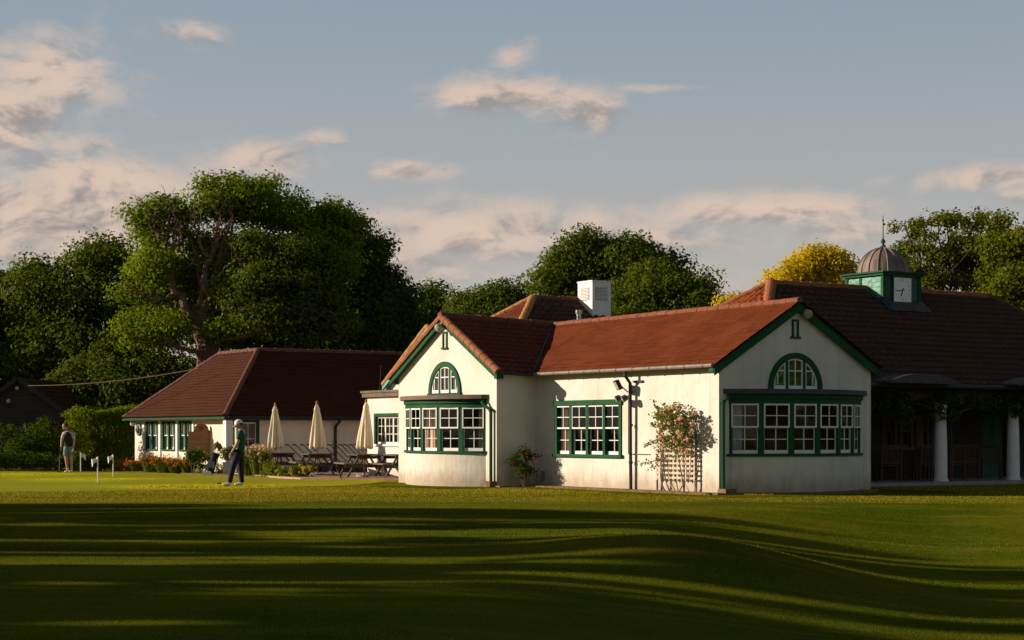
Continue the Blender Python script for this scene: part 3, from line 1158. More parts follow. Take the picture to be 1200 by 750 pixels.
bow_bay(pav, V3((2.36, 0, 0)), UX, V3((0, -1, 0)), 'lead_dark', [(0, -.28, -.05, 'net', 1.0, 2.05), (4, -.26, .0, 'curtain', .95, 1.5)])
bow_bay(pav, V3((-1.214, 10.09, 0)), V3((0, -1, 0)), V3((-1, 0, 0)), 'felt_brown', [(3, -.28, .28, 'peach', .96, 2.07), (5, .1, .28, 'curtain', 1.0, 2.05)])
arch_window(pav, V3((2.31, 0, 0)), UX, V3((0, -1, 0)), 2.44)
arch_window(pav, V3((-1.214, 10.09, 0)), V3((0, -1, 0)), V3((-1, 0, 0)), 2.50)
slit(pav, V3((2.31, 0, 0)), UX, V3((0, -1, 0)), 3.68, 4.03, .21)
slit(pav, V3((-1.214, 10.09, 0)), V3((0, -1, 0)), V3((-1, 0, 0)), 3.74, 4.12, .24)

# window in the long sunlit wall
mb = MB()
O = V3((0, 5.138, 0))
T, N = V3((0, -1, 0)), V3((-1, 0, 0))
hw = 1.448
rbar(mb, O, T, N, -hw - .03, hw + .03, 2.115, 2.245, -.16, .05)
rbar(mb, O, T, N, -hw - .05, hw + .05, .80, .875, -.16, .07)
for s in (-hw + .06, -hw * .5, 0, hw * .5, hw - .06):
    rbar(mb, O, T, N, s - .05, s + .05, .876, 2.114, -.16, .03)
win = mb.build('window', 'green', pav)
for k in range(4):
    c = O + T * (-hw * .735 + hw * .49 * k) + N * .018
    sash(win, c, T, N, hw * .5 - .10 + .03, .876, 2.114)
    if k == 0: curtain(win, c, T, N, -.26, .26, .9, 2.08, 'peach', d=-.13)
    if k == 1: curtain(win, c, T, N, .12, .27, .9, 2.08, d=-.14)
mb = MB()
mb.lathe([(.02, .86), (.10, .88), (.13, 1.0), (.08, 1.12), (.10, 1.3), (.03, 1.38)], (.40, 5.40, 0), 10)
mb.lathe([(.02, .86), (.10, .88), (.12, 1.0), (.05, 1.1), (.02, 1.2)], (.42, 4.92, 0), 10)
tag(mb.build('vase', 'orange_thing', None), 'orange ornaments on the sill inside the long four sash window', 'ornament')
bpy.data.objects['vase'].location = BC
bpy.data.objects['vase'].rotation_euler = (0, 0, BROT)

# pipes and lamps
mb = MB()
mb.tube([(-.27, 3.2, 2.93), (-.27, 3.2, 2.80), (-.12, 3.2, 2.62), (-.10, 3.2, .02)], .042, 10)
for z in (.7, 1.6, 2.4):
    mb.tube([(-.10, 3.2, z - .03), (-.10, 3.2, z + .03)], .055, 10)
mb.box(-.24, .0, 3.0, 3.34, .0, .05)
mb.build('downpipe', 'black', pav)
mb = MB()
mb.tube([(-.02, 3.40, 2.35), (-.02, 3.40, .9)], .014, 6)
mb.tube([(-.02, 3.40, .9), (-.02, 2.55, .9)], .012, 6)
mb.build('conduit', 'cream_gutter', pav)
for (s, vv) in ((-1, 0), (1, 0)):
    pass
mb = MB()
mb.tube([(.22, -.10, 2.28), (.20, -.10, 2.22), (.06, -.08, 2.14), (.06, -.08, .1)], .042, 10)
mb.lathe([(.06, 2.10), (.06, 2.16)], (.06, -.08, 0), 10)
mb.build('downpipe', 'green', pav)
mb = MB()
mb.box(-.04, .28, -.28, -.012, .0, .14)
mb.build('drain_block', 'soil', pav)
mb = MB()
mb.tube([(-1.36, 7.98, 2.24), (-1.36, 7.92, 2.16), (-1.29, 7.74, 2.04), (-1.29, 7.66, 1.95), (-1.29, 7.66, .12)], .042, 10)
mb.lathe([(.058, 1.98), (.058, 2.04)], (-1.29, 7.66, 0), 10)
mb.build('downpipe', 'green', pav)
mb = MB()
mb.box(-1.42, -1.22, 7.52, 7.80, .0, .16)
mb.build('drain_block', 'soil', pav)
# floodlights on a bracket by the pipe
mb = MB()
mb.bar((-.02, 3.2, 2.66), (-.02, 2.82, 2.66), .05, .05)
mb.bar((-.12, 3.28, 2.40), (-.28, 3.40, 2.58), .03, .03)
mb.tube([(-.12, 3.24, 2.30), (-.30, 3.30, 2.30)], .018, 6)
mb.build('lamp_bracket', 'black', pav)
mb = MB()
d = V3((-.80, .35, -.45)).normalized()
s = d.cross(Z3).normalized()
mb.obox((-.32, 3.43, 2.58), s * .17, d * .045, s.cross(d) * .12)
fl = mb.build('floodlight', 'black', pav)
mb = MB()
mb.obox(V3((-.32, 3.43, 2.58)) + d * .048, s * .145, d * .004, s.cross(d) * .095)
mb.build('lens', 'lamp_glass', fl)
for vv in (3.20, 3.46):
    mb = MB()
    c = V3((-.30, vv, 2.25))
    mb.lathe([(.03, -.09), (.075, -.06), (.085, .05), (.078, .051)], c, 14, axis=(-.7, .35, -.5))
    fl = mb.build('spotlight', 'lead', pav)
    mb = MB()
    mb.lathe([(.07, .0), (.05, .012)], c + V3((-.7, .35, -.5)).normalized() * .05, 14, axis=(-.7, .35, -.5))
    mb.build('lens', 'lamp_glass', fl)
for (c, d) in (((2.52, -.22, 4.20), (0, -1, -.5)), ((-1.50, 9.98, 4.26), (-1, -.2, -.5))):
    mb = MB()
    mb.lathe([(.10, -.07), (.115, .0), (.10, .05), (.05, .075)], c, 14, axis=d)
    mb.bar(V3(c) - V3(d).normalized() * .06, V3(c) - V3(d).normalized() * .2 + V3((0, 0, .12)), .04, .04)
    mb.build('wall_lamp', 'lamp_glass', pav)
mb = MB()
rbar(mb, V3((0, 7.15, 0)), V3((0, -1, 0)), V3((-1, 0, 0)), -.10, .10, .16, .42, -.01, .012)
for k in range(5):
    rbar(mb, V3((0, 7.15, 0)), V3((0, -1, 0)), V3((-1, 0, 0)), -.085, .085, .19 + k * .045, .205 + k * .045, .012, .02)
mb.build('air_brick', 'concrete', pav)

# ------------------------------------------------------------------ flat roofed extension with the second gable behind it
ext = thing('extension', 'white flat roofed extension with small green framed window behind the umbrellas', 'building', BC, BROT)
mb = MB()
mb.poly([(12.68, -.1), (19.17, -.1), (19.17, 2.56), (12.68, 2.56)], [[(16.43, 1.06), (18.63, 1.06), (18.63, 1.96), (16.43, 1.96)]], lambda s, t: (1.3, s, t), (.22, 0, 0))
mb.box(1.52, 5.5, 18.95, 19.17, -.1, 2.56)
mb.build('wall', 'render_clean', ext)
mb = MB()
mb.box(1.18, 5.5, 12.69, 19.32, 2.565, 2.70)
mb.box(1.14, 5.5, 12.69, 19.36, 2.70, 2.77)
mb.build('roof', 'felt_brown', ext)
mb = MB()
O = V3((1.3, 17.53, 0))
hw = 1.10
rbar(mb, O, T, N, -hw - .04, hw + .04, 1.94, 2.04, -.12, .04)
rbar(mb, O, T, N, -hw - .04, -hw + .06, 1.06, 1.939, -.12, .04)
rbar(mb, O, T, N, hw - .06, hw + .04, 1.06, 1.939, -.12, .04)
w2 = mb.build('window', 'green', ext)
for k in range(4):
    c = O + T * (-hw + .06 + (2 * hw - .12) * (k + .5) / 4) + N * -.04
    sash(w2, c, T, N, (2 * hw - .12) / 4 - .004, 1.07, 1.938, 2, 3, halves=False)
mb = MB()
rbar(mb, O, T, N, -hw - .05, hw + .05, 1.0, 1.058, -.1, .06)
mb.build('sill', 'white', w2)
mb = MB()
mb.box(3.0, 3.1, 12.9, 18.9, 0, 2.5)
mb.build('inner_wall', 'inner', ext)
RG, RV, RZ = 1.62, 15.66, 4.72
mb = MB()
mb.poly([(13.1, 2.78), (18.2, 2.78), (18.2, 2.95), (15.66, 4.56), (13.1, 3.0)], [], lambda s, t: (RG, s, t), (.2, 0, 0))
mb.build('gable_wall', 'render_clean', ext)
mb = MB()
roof_patch(mb, (5.0, 18.41, 2.98), (1.42, 18.41, 2.98), (1.42, RV, RZ), (5.0, RV, RZ), .34, .035, .28, .02)
roof_patch(mb, (1.42, 12.95, 3.0), (5.0, 12.95, 3.0), (5.0, RV, RZ), (1.42, RV, RZ), .34, .035, .28, .02)
mb.build('roof', 'tile_wing', ext)
mb = MB()
ridge_tiles(mb, (1.48, 18.43, 2.99), (1.48, RV, RZ), .09, .3, 125)
ridge_tiles(mb, (1.48, 12.95, 3.0), (1.48, RV, RZ), .09, .3, 125)
mb.build('verge_tiles', 'lichen_ridge', ext)
bargeboards(ext, (1.42, RV, RZ - .05), ((1.42, 18.41, 2.94), (1.42, 12.95, 2.96)), V3((-1, 0, 0)), 'pale_green', h=.15, soffit=.2)
mb = MB()
mb.tube([(1.6, 18.9, 2.7), (1.6, 18.8, 3.6)], .015, 6)
mb.build('aerial', 'black', ext)

# ------------------------------------------------------------------ hipped block with the louvred white stack
blk = thing('rear_block', 'hipped red tiled roof block with white louvred stack behind the clubhouse ridge', 'building', BC, BROT)
za = 5.86
ap0, ap1 = V3((6.31, 17.07, za)), V3((8.7, 17.07, za))
tt = 2.6
dz = tt * .70
mb = MB()
roof_patch(mb, (6.31 - tt, 17.07 + tt, za - dz), (6.31 - tt, 17.07 - tt, za - dz), ap0, ap0, .33, .035, .28, .02)
mb.build('roof', 'tile_wing', blk)  # sun-facing slope: redder tiles, sunlight set by colour
mb = MB()
roof_patch(mb, (6.31 - tt, 17.07 - tt, za - dz), (8.7, 17.07 - tt, za - dz), ap1, ap0, .33, .035, .28, .02)
mb.build('roof', 'tile_hall', blk)  # slope turned from the sun: browner tiles, shade set by colour
mb = MB()
roof_patch(mb, (8.7, 17.07 + tt, za - dz), (6.31 - tt, 17.07 + tt, za - dz), ap0, ap1, .33, .035)
mb.build('roof', 'tile_hall', blk)
mb = MB()
ridge_tiles(mb, ap0 + V3((0, 0, .03)), V3((6.31 - tt, 17.07 - tt, za - dz + .03)), .13, .34)
ridge_tiles(mb, ap0 + V3((0, 0, .03)), V3((6.31 - tt, 17.07 + tt, za - dz + .03)), .11, .34)
mb.build('hip_tiles', 'lichen_ridge', blk)
mb = MB()
ridge_tiles(mb, ap0 + V3((0, 0, .03)), ap1 + V3((0, 0, .03)), .10, .34)
mb.build('ridge', 'ridge_dull', blk)
mb = MB()
mb.poly([(6.5 - tt, 17.07 - tt + .3), (8.6, 17.07 - tt + .3), (8.6, 17.07 + tt - .3), (6.5 - tt, 17.07 + tt - .3)], [], lambda s, t: (s, t, -.1), (0, 0, za - dz + .12))
mb.build('wall', 'render_clean', blk)
mb = MB()
mb.poly([(17.07 - tt + .3, za - dz), (17.07 + tt - .3, za - dz), (17.07, za - .1)], [], lambda s, t: (8.55, s, t), (-.1, 0, 0))
mb.build('gable_wall', 'render_clean', blk)
su0, su1, sv0, sv1, sz = 8.1, 8.86, 16.2, 17.03, 6.46
mb = MB()
mb.box(su0, su1, sv0, sv1, 4.2, sz - .05)
mb.box(su0 - .02, su1 + .02, sv0 - .02, sv1 + .02, sz - .049, sz)
st = mb.build('louvred_stack', 'white', blk)
for face in (0, 1):
    mb, m2 = MB(), MB()
    for i in range(9):
        z = sz - .24 - i * .047
        if face: mb.obox((su0 + .38, sv0 - .012, z), (.23, 0, 0), (0, .012, .014), (0, .006, -.005))
        else: mb.obox((su0 - .012, sv0 + .42, z), (0, .24, 0), (.012, 0, .014), (.006, 0, -.005))
    if face: m2.box(su0 + .14, su0 + .62, sv0 - .004, sv0 + .1, sz - .65, sz - .21)
    else: m2.box(su0 - .004, su0 + .1, sv0 + .17, sv0 + .67, sz - .651, sz - .211)
    lv = m2.build('louver', 'lead', st)
    mb.build('slat', 'white', lv)
mb = MB()
f0 = V3((6.85, 15.2, 4.3))
mb.tube([f0, f0 + V3((0, 0, .95))], .075, 10)
mb.tube([f0 + V3((0, 0, .95)), f0 + V3((0, 0, 1.06))], .11, 10)
mb.build('flue', 'steel', blk)

# ------------------------------------------------------------------ long hall with veranda and clock turret
hall = thing('clubhouse_hall', 'long brown tiled hall with green clock turret, white veranda columns and deep shade', 'building', BC, BROT)
HZ, HE = 5.60, 2.70
L0, L1 = V3((7.05, 6.2, HZ)), V3((15.75, 6.2, HZ))
mb = MB()
roof_patch(mb, (2.9, 2.0, HE), (19.9, 2.0, HE), L1, L0, .36, .05, .28, .02)
mb.build('roof', 'tile_hall', hall)
mb = MB()
roof_patch(mb, (4.3, 9.35, 3.70), (4.3, 3.28, 3.70), L0, L0, .36, .035, .24, .035)
mb.build('roof', 'tile_orange', hall)
mb = MB()
roof_patch(mb, (19.9, 10.4, HE), (2.9, 10.4, HE), L0, L1, .33, .04)
roof_patch(mb, (19.9, 2.0, HE), (19.9, 10.4, HE), L1, L1, .33, .04)
mb.build('roof', 'tile_hall', hall)
mb = MB()
ridge_tiles(mb, L0 + Z3 * .03, L1 + Z3 * .03, .11, .36)
mb.build('ridge', 'ridge', hall)
mb = MB()
ridge_tiles(mb, L0 + Z3 * .05, V3((4.3, 3.42, 3.72)), .15, .36)
ridge_tiles(mb, L0 + Z3 * .05, V3((4.3, 9.0, 3.72)), .11, .36)
mb.build('hip_tiles', 'ridge', hall)
mb = MB()
ridge_tiles(mb, L1 + Z3 * .03, V3((19.9, 2.0, HE + .03)), .10, .36)
mb.build('hip_tiles', 'ridge_dull', hall)
gutter(hall, (5.02, 1.93, HE - .04), (19.8, 1.93, HE - .04), 'lead_dark', .06)
mb = MB()
mb.box(5.05, 19.8, 2.55, 2.80, 2.28, 2.72)
mb.build('beam', 'wood_dark', hall)
mb = MB()
mb.box(5.05, 19.8, 2.82, 5.6, 2.60, 2.66)
mb.build('ceiling', 'wood_dark', hall)
mb = MB()
mb.box(4.8, 19.8, 2.25, 5.6, -.05, .10)
mb.build('floor', 'concrete', hall)
for u0 in (7.10, 10.02, 12.90, 15.80):
    mb = MB()
    mb.lathe([(.21, .10), (.21, .15), (.18, .18), (.178, .6), (.165, 1.3), (.14, 2.05), (.17, 2.10), (.18, 2.16), (.18, 2.28)], (u0, 2.68, 0), 24)
    mb.build('column', 'white', hall, smooth=False)
# back wall of the veranda with windows and a door
VB = 5.4
wins = [(10.55, 11.1), (11.25, 11.75), (11.9, 12.4), (12.55, 13.0)]
holes = [[(a, 1.0), (b, 1.0), (b, 1.95), (a, 1.95)] for a, b in wins] + [[(14.6, .11), (15.7, .11), (15.7, 2.05), (14.6, 2.05)]]
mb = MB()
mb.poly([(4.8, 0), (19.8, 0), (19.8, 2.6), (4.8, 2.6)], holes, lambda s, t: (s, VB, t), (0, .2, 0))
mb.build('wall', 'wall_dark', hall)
for a, b in wins:
    mb = MB()
    O2, T2, N2 = V3(((a + b) / 2, VB, 0)), UX, V3((0, -1, 0))
    h2 = (b - a) / 2
    for s in (-h2 + .03, h2 - .03):
        rbar(mb, O2, T2, N2, s - .03, s + .03, 1.0, 1.95, -.12, .02)
    rbar(mb, O2, T2, N2, -h2 - .05, h2 + .05, .93, .999, -.12, .08)
    rbar(mb, O2, T2, N2, -h2, h2, 1.89, 1.949, -.12, .018)
    w3 = mb.build('window', 'wood_light', hall)  # white frames in a duller colour that holds the veranda shade
    if 11.8 < a < 12: curtain(w3, O2, T2, N2, -.2, .2, 1.02, 1.85, 'orange_thing', -.14)  # orange sheet imitates warm reflected light in this pane
    sash(w3, O2 + N2 * -.05, T2, N2, 2 * h2 - .13, 1.0, 1.888, mat='wood_light')
mb = MB()
mb.box(14.65, 15.65, VB + .08, VB + .13, .11, 2.0)
mb.box(14.75, 15.12, VB + .06, VB + .08, 1.1, 1.9)
mb.box(15.18, 15.55, VB + .06, VB + .08, 1.1, 1.9)
mb.build('door', 'teal_dark', hall)
mb = MB()
mb.box(5.0, 19.5, VB + 1.5, VB + 1.6, 0, 2.6)
mb.build('inner_wall', 'inner', hall)
# shallow lead canopies over the veranda bays
for c in (8.17, 12.95, 17.7):
    mb = MB()
    n = 14
    top = []
    for i in range(n + 1):
        s = -1.27 + 2.54 * i / n
        top.append((c + s, 2.76 + .20 * (1 - (s / 1.27) ** 2)))
    mb.poly([(c - 1.27, 2.70), (c + 1.27, 2.70)] + top[::-1], [], lambda s, t: (s, 1.45, t), (0, 1.5, 0))
    mb.build('canopy', 'lead', hall)
# turret
t0u, t1u, t0v, t1v = 10.69, 12.14, 5.52, 6.97
cu, cvv = (t0u + t1u) / 2, (t0v + t1v) / 2
mb = MB()
nb = 9
for k in range(nb):
    z0 = 4.75 + k * (6.02 - 4.75) / nb
    z1 = 4.75 + (k + 1) * (6.02 - 4.75) / nb
    e = .012
    mb.add([(t0u - e, t0v - e, z0), (t1u + e, t0v - e, z0), (t1u + e, t1v + e, z0), (t0u - e, t1v + e, z0),
            (t0u, t0v, z1), (t1u, t0v, z1), (t1u, t1v, z1), (t0u, t1v, z1)],
           [(0, 1, 5, 4), (1, 2, 6, 5), (2, 3, 7, 6), (3, 0, 4, 7), (0, 3, 2, 1), (4, 5, 6, 7)])
tur = mb.build('clock_turret', 'teal_dark', hall)
for (v0, v1) in ((t0v + .07, t0v + .83), (t0v + .95, t1v - .06)):
    mb = MB()
    for k in range(6):
        z0 = 5.02 + k * .152
        mb.obox((t0u - .012, (v0 + v1) / 2, z0 + .07), (.006, 0, .002), (0, (v1 - v0) / 2, 0), (.003, 0, .072))
    mb.build('side_panel', 'teal', tur)  # only on the face towards the sun, light put into the colour
for (a, b) in ((t0u, t0v), (t1u, t0v), (t0u, t1v), (t1u, t1v)):
    mb = MB()
    mb.box(a - .05, a + .05, b - .05, b + .05, 4.9, 5.945)
    mb.build('corner_post', 'green', tur)
mb = MB()
mb.box(t0u - .03, t0u + .02, t0v + .85, t0v + .93, 5.2, 5.945)
mb.build('batten', 'green', tur)
mb = MB()
mb.box(t0u - .16, t1u + .16, t0v - .16, t1v + .16, 6.02, 6.07)
mb.box(t0u - .10, t1u + .10, t0v - .10, t1v + .10, 5.95, 6.018)
mb.build('cornice', 'green', tur)
mb = MB()
prof = [(.74 * math.cos(R(a)), 6.07 + .76 * math.sin(R(a))) for a in range(0, 88, 6)] + [(.02, 6.84)]
mb.lathe([(.76, 6.07)] + prof, (cu, cvv, 0), 48)
dome = mb.build('dome', 'copper', tur, smooth=True)
mb = MB()
for k in range(16):
    a = 2 * math.pi * (k + .5) / 16
    mb.tube([(cu + (.745 * math.cos(R(b))) * math.cos(a), cvv + (.745 * math.cos(R(b))) * math.sin(a), 6.07 + .765 * math.sin(R(b))) for b in range(0, 90, 9)], .022, 6)
mb.build('dome_rib', 'copper', tur)
mb = MB()
mb.lathe([(.09, 6.80), (.10, 6.86), (.05, 6.90), (.035, 6.96), (.07, 7.0), (.07, 7.04), (.03, 7.09), (.016, 7.15), (.013, 7.60), (.03, 7.63), (.012, 7.68), (.005, 7.80)], (cu, cvv, 0), 10)
mb.box(cu + .0, cu + .09, cvv - .004, cvv + .004, 7.50, 7.56)
mb.build('finial', 'teal_dark', tur)
CZ = 5.545
mb = MB()
mb.box(cu - .355, cu + .355, t0v - .06, t0v - .02, CZ - .355, CZ + .355)
clock = mb.build('clock_face', 'clock', tur)
mb = MB()
for (a0, a1, b0, b1) in ((-.40, .40, .357, .40), (-.40, .40, -.40, -.357), (-.40, -.357, -.356, .356), (.357, .40, -.356, .356)):
    mb.box(cu + a0, cu + a1, t0v - .075, t0v - .015, CZ + b0, CZ + b1)
mb.build('clock_frame', 'teal_dark', tur)
mb = MB()
fy = t0v - .064
for h in range(12):
    a = math.pi * 2 * h / 12
    d = V3((math.sin(a), 0, math.cos(a)))
    l = .045 if h % 3 == 0 else .028
    mb.bar(V3((cu, fy, CZ)) + d * (.30 - l), V3((cu, fy, CZ)) + d * .30, .022 if h % 3 == 0 else .014, .004, up=(0, 1, 0))
mb.build('hour_marks', 'black', tur)
for (ang, l0, l1, w, yy) in ((262, -.07, .27, .026, .070), (200, -.06, .19, .036, .066)):
    mb = MB()
    d = V3((math.sin(R(ang)), 0, math.cos(R(ang))))
    c = V3((cu, t0v - yy, CZ))
    mb.bar(c + d * l0, c + d * l1, w, .003, up=(0, 1, 0))
    mb.build('clock_hand', 'black', tur)
mb = MB()
sl = (HZ - HE) / 4.2


def hr(v):
    return HZ - (6.2 - v) * sl


mb.add([(t0u - .12, t0v - .42, hr(t0v - .42) + .07), (t1u + .12, t0v - .42, hr(t0v - .42) + .07), (t1u + .12, t0v - .005, hr(t0v) + .12), (t0u - .12, t0v - .005, hr(t0v) + .12)], [(0, 1, 2, 3)])
mb.add([(t0u - .16, t0v - .40, hr(t0v - .4) + .075), (t0u - .02, t0v - .40, hr(t0v - .4) + .075), (t0u - .02, 6.2, hr(6.2) + .08), (t0u - .16, 6.2, hr(6.2) + .08)], [(0, 1, 2, 3)])
mb.build('flashing', 'lead', tur, recalc=False)
mb = MB()
mb.obox((14.9, 3.35, hr(3.35) + .10), (.10, 0, 0), (0, .10, .07), (0, -.02, .03))
mb.build('roof_vent', 'lead', hall)

# ------------------------------------------------------------------ low hut on the left
hut = thing('hut', 'low L-shaped white hut with dull brown hipped roof and green sash windows', 'building', HUT, BROT)
hz, hrz = 2.03, 4.48
H0, H1, H2 = V3((0, 0, hz)), V3((0, 9.87, hz)), V3((14.0, 0, hz))
pk = V3((2.37, 2.37, hrz))
pl = V3((2.37, 5.85, hrz))
pr = V3((12.0, 2.37, hrz))
mb = MB()
roof_patch(mb, H1, H0, pk, pl, .24, .028)
mb.build('roof', 'tile_hut', hut)
mb = MB()
roof_patch(mb, H0, H2, pr, pk, .24, .028)
mb.build('roof', 'tile_hut', hut)
mb = MB()
roof_patch(mb, (4.74, 9.87, hz), H1, pl, pl, .24, .028)
roof_patch(mb, (4.74, 4.74, hz), (4.74, 9.87, hz), pl, pk, .24, .028)
roof_patch(mb, (14, 4.74, hz), (4.74, 4.74, hz), pk, pr, .24, .028)
mb.build('roof', 'tile_hut', hut)
mb = MB()
ridge_tiles(mb, pk + Z3 * .03, pl + Z3 * .03, .10, .34)
ridge_tiles(mb, pk + Z3 * .03, pr + Z3 * .03, .10, .34)
ridge_tiles(mb, pk + Z3 * .03, H0 + Z3 * .03, .095, .34)
ridge_tiles(mb, pl + Z3 * .03, H1 + Z3 * .03, .07, .34)
mb.build('ridge', 'ridge_dull', hut)
WV = .40
hw_ = [(7.15, 8.39), (5.44, 6.72), (3.87, 5.03)]
mb = MB()
mb.poly([(.64, -.1), (9.6, -.1), (9.6, 2.0), (.64, 2.0)], [[(a, .80), (b, .80), (b, 1.80), (a, 1.80)] for a, b in hw_], lambda s, t: (WV, s, t), (.2, 0, 0))
mb.build('wall', 'render_hut', hut)
mb = MB()
mb.poly([(.62, -.1), (13.6, -.1), (13.6, 2.0), (.62, 2.0)], [[(.70, .05), (1.50, .05), (1.50, 1.85), (.70, 1.85)]], lambda s, t: (s, WV, t), (0, .2, 0))
mb.build('wall', 'render_hut', hut)
mb = MB()
mb.box(.05, 14, .05, 9.8, 1.985, 2.0)
mb.build('ceiling', 'inner', hut)
mb = MB()
mb.box(2.2, 2.3, 1, 9.5, 0, 1.98)
mb.build('inner_wall', 'inner', hut)
mb = MB()
mb.box(.10, .36, .10, .36, 0, 1.98)
mb.build('porch_post', 'white', hut)
mb = MB()
mb.box(-.02, .03, -.02, 9.88, hz - .12, hz - .04)
mb.build('fascia', 'green', hut)
mb = MB()
mb.box(.035, 14, -.02, .03, hz - .16, hz - .03)
mb.build('fascia', 'black', hut)
for a, b in hw_:
    mb = MB()
    O2, T2, N2 = V3((WV, (a + b) / 2, 0)), V3((0, -1, 0)), V3((-1, 0, 0))
    h2 = (b - a) / 2
    for s in (-h2 + .04, h2 - .04):
        rbar(mb, O2, T2, N2, s - .05, s + .05, .80, 1.86, -.1, .03)
    rbar(mb, O2, T2, N2, -h2 - .01, h2 + .01, .74, .799, -.1, .05)
    rbar(mb, O2, T2, N2, -h2 + .09, h2 - .09, 1.78, 1.86, -.1, .028)
    rbar(mb, O2, T2, N2, -.04, .04, .80, 1.779, -.1, .026)
    w3 = mb.build('window', 'green', hut)
    for s in (-1, 1):
        c = O2 + T2 * s * (h2 / 2 - .025) + N2 * -.03
        sash(w3, c, T2, N2, h2 - .14, .80, 1.778, 2, 1)
        curtain(w3, c, T2, N2, -h2 / 2 + .08, h2 / 2 - .08, .82, 1.76, 'net', d=-.10)
    rv = MB()
    for v0 in (b + .12, a - .26):
        rv.box(WV - .05, WV - .001, v0, v0 + .14, .3, 1.99)
    rv.build('wall_post', 'white', hut)
mb = MB()
O2 = V3((1.10, WV, 0))
for s in (-.36, .36):
    rbar(mb, O2, UX, V3((0, -1, 0)), s - .05, s + .05, .05, 1.80, -.1, .03)
rbar(mb, O2, UX, V3((0, -1, 0)), -.41, .41, 1.801, 1.88, -.1, .03)
dr = mb.build('door', 'green', hut)
sash(dr, O2 + V3((0, .03, 0)), UX, V3((0, -1, 0)), .61, .06, 1.80, 2, 3, halves=False)
mb = MB()
mb.tube([(4.54, -.03, 1.93), (4.54, -.02, 1.85), (4.54, .22, 1.72), (4.54, .33, 1.62), (4.54, .33, .05)], .05, 10)
mb.build('downpipe', 'black', hut)
gutter(hut, (.1, -.07, hz - .05), (14, -.07, hz - .05), 'black', .05)
mb = MB()
pc = V3((WV - .03, 9.1, 1.56))
mb.lathe([(.24, .0), (.25, .03), (.20, .05), (.16, .04), (.12, .09), (.05, .13)], pc, 20, axis=(-1, 0, 0), wob=lambda k, h: 1 + .06 * math.cos(k * 2.5))
mb.build('wall_plaque', 'plaque', hut)
mb = MB()
mb.lathe([(.05, 0), (.08, .04), (.09, .14), (.05, .2)], (WV - .14, 9.52, 1.70), 10)
mb.build('wall_lamp', 'white', hut)

# ------------------------------------------------------------------ dark timber cabin
ca = at(22, 443, 72)
cab = thing('timber_cabin', 'dark tarred timber cabin with boarded gable behind shrubs at the far left', 'building', (ca.x, ca.y, 0), 0)
hh, ht = ca.z, 2.3
hwid = 1.95
mb = MB()
rows = 16
for i in range(rows):
    z0, z1 = hh * i / rows, hh * (i + 1) / rows
    w0 = hwid if z0 < ht else hwid * (hh - z0) / (hh - ht)
    w1 = hwid if z1 <= ht else hwid * (hh - z1) / (hh - ht)
    mb.add([(-w0, -.03, z0), (w0, -.03, z0), (w1, 0, z1), (-w1, 0, z1)], [(0, 1, 2, 3)])
mb.box(-hwid, hwid, .03, 6, 0, ht)
mb.build('wall', 'cabin', cab)
mb = MB()
roof_patch(mb, (-hwid - .3, 6.2, ht - .25), (-hwid - .3, -.2, ht - .25), (0, -.2, hh + .03), (0, 6.2, hh + .03), .3, .03)
roof_patch(mb, (hwid + .3, -.2, ht - .25), (hwid + .3, 6.2, ht - .25), (0, 6.2, hh + .03), (0, -.2, hh + .03), .3, .03)
mb.build('roof', 'tile_hut', cab)
for s in (-1, 1):
    mb = MB()
    mb.bar((0, -.22, hh - .02), (s * (hwid + .3), -.22, ht - .30), .04, .18)
    mb.build('bargeboard', 'cabin', cab)
for (px, py, r) in ((20, 455, .07), (10, 470, .08)):
    p = at(px, py, 71.8) - V3((ca.x, ca.y, 0))
    mb = MB()
    mb.lathe([(.3 * r, -.06), (r, -.02), (r, .03), (r * .5, .06)], p, 12, axis=(0, -1, 0))
    mb.build('wall_lamp', 'pot', cab)
a, b = at(33, 452, 71), at(232, 432, 66.2)
mb = MB()
pts = []
for i in range(25):
    t = i / 24
    p = lerp(a, b, t)
    p.z -= 1.15 * t * (1 - t) * .55
    pts.append(p)
mb.tube(pts, .018, 5)
tag(mb.build('overhead_cable', 'stem'), 'thin sagging cable strung between the dark cabin and the hut roof', 'cable')
# ------------------------------------------------------------------ people
def skin(name, pts, edges, mat, parent, sub=2, extra=None):
    """pts: {key: (x, y, z, r) or (x, y, z, rx, ry)}; grows one smooth surface along the edges. First key is the root"""
    keys = list(pts)
    me = bpy.data.meshes.new(name)
    me.from_pydata([pts[k][:3] for k in keys], [(keys.index(a), keys.index(b)) for a, b in edges], [])
    o = bpy.data.objects.new(name, me)
    COL.objects.link(o)
    sk = o.modifiers.new('s', 'SKIN')
    sk.use_smooth_shade = True
    for i, k in enumerate(keys):
        r = pts[k][3:]
        d = me.skin_vertices[0].data[i]
        d.radius = (r[0], r[-1])
        d.use_root = (i == 0)
    ss = o.modifiers.new('u', 'SUBSURF')
    ss.levels = ss.render_levels = sub
    dg = bpy.context.evaluated_depsgraph_get()
    dg.update()
    m2 = bpy.data.meshes.new_from_object(o.evaluated_get(dg))
    o.modifiers.clear()
    o.data = m2
    bpy.data.meshes.remove(me)
    m2.name = name
    m2.materials.clear()
    m2.materials.append(M[mat])
    m2.polygons.foreach_set('use_smooth', [True] * len(m2.polygons))
    o.parent = parent
    return o


def join_into(o, others):
    """add the meshes of others to o and drop them"""
    bm = bmesh.new()
    bm.from_mesh(o.data)
    for q in others:
        bm.from_mesh(q.data)
    bm.to_mesh(o.data)
    bm.free()
    for q in others:
        bpy.data.objects.remove(q)


def chain(*k):
    return list(zip(k[:-1], k[1:]))


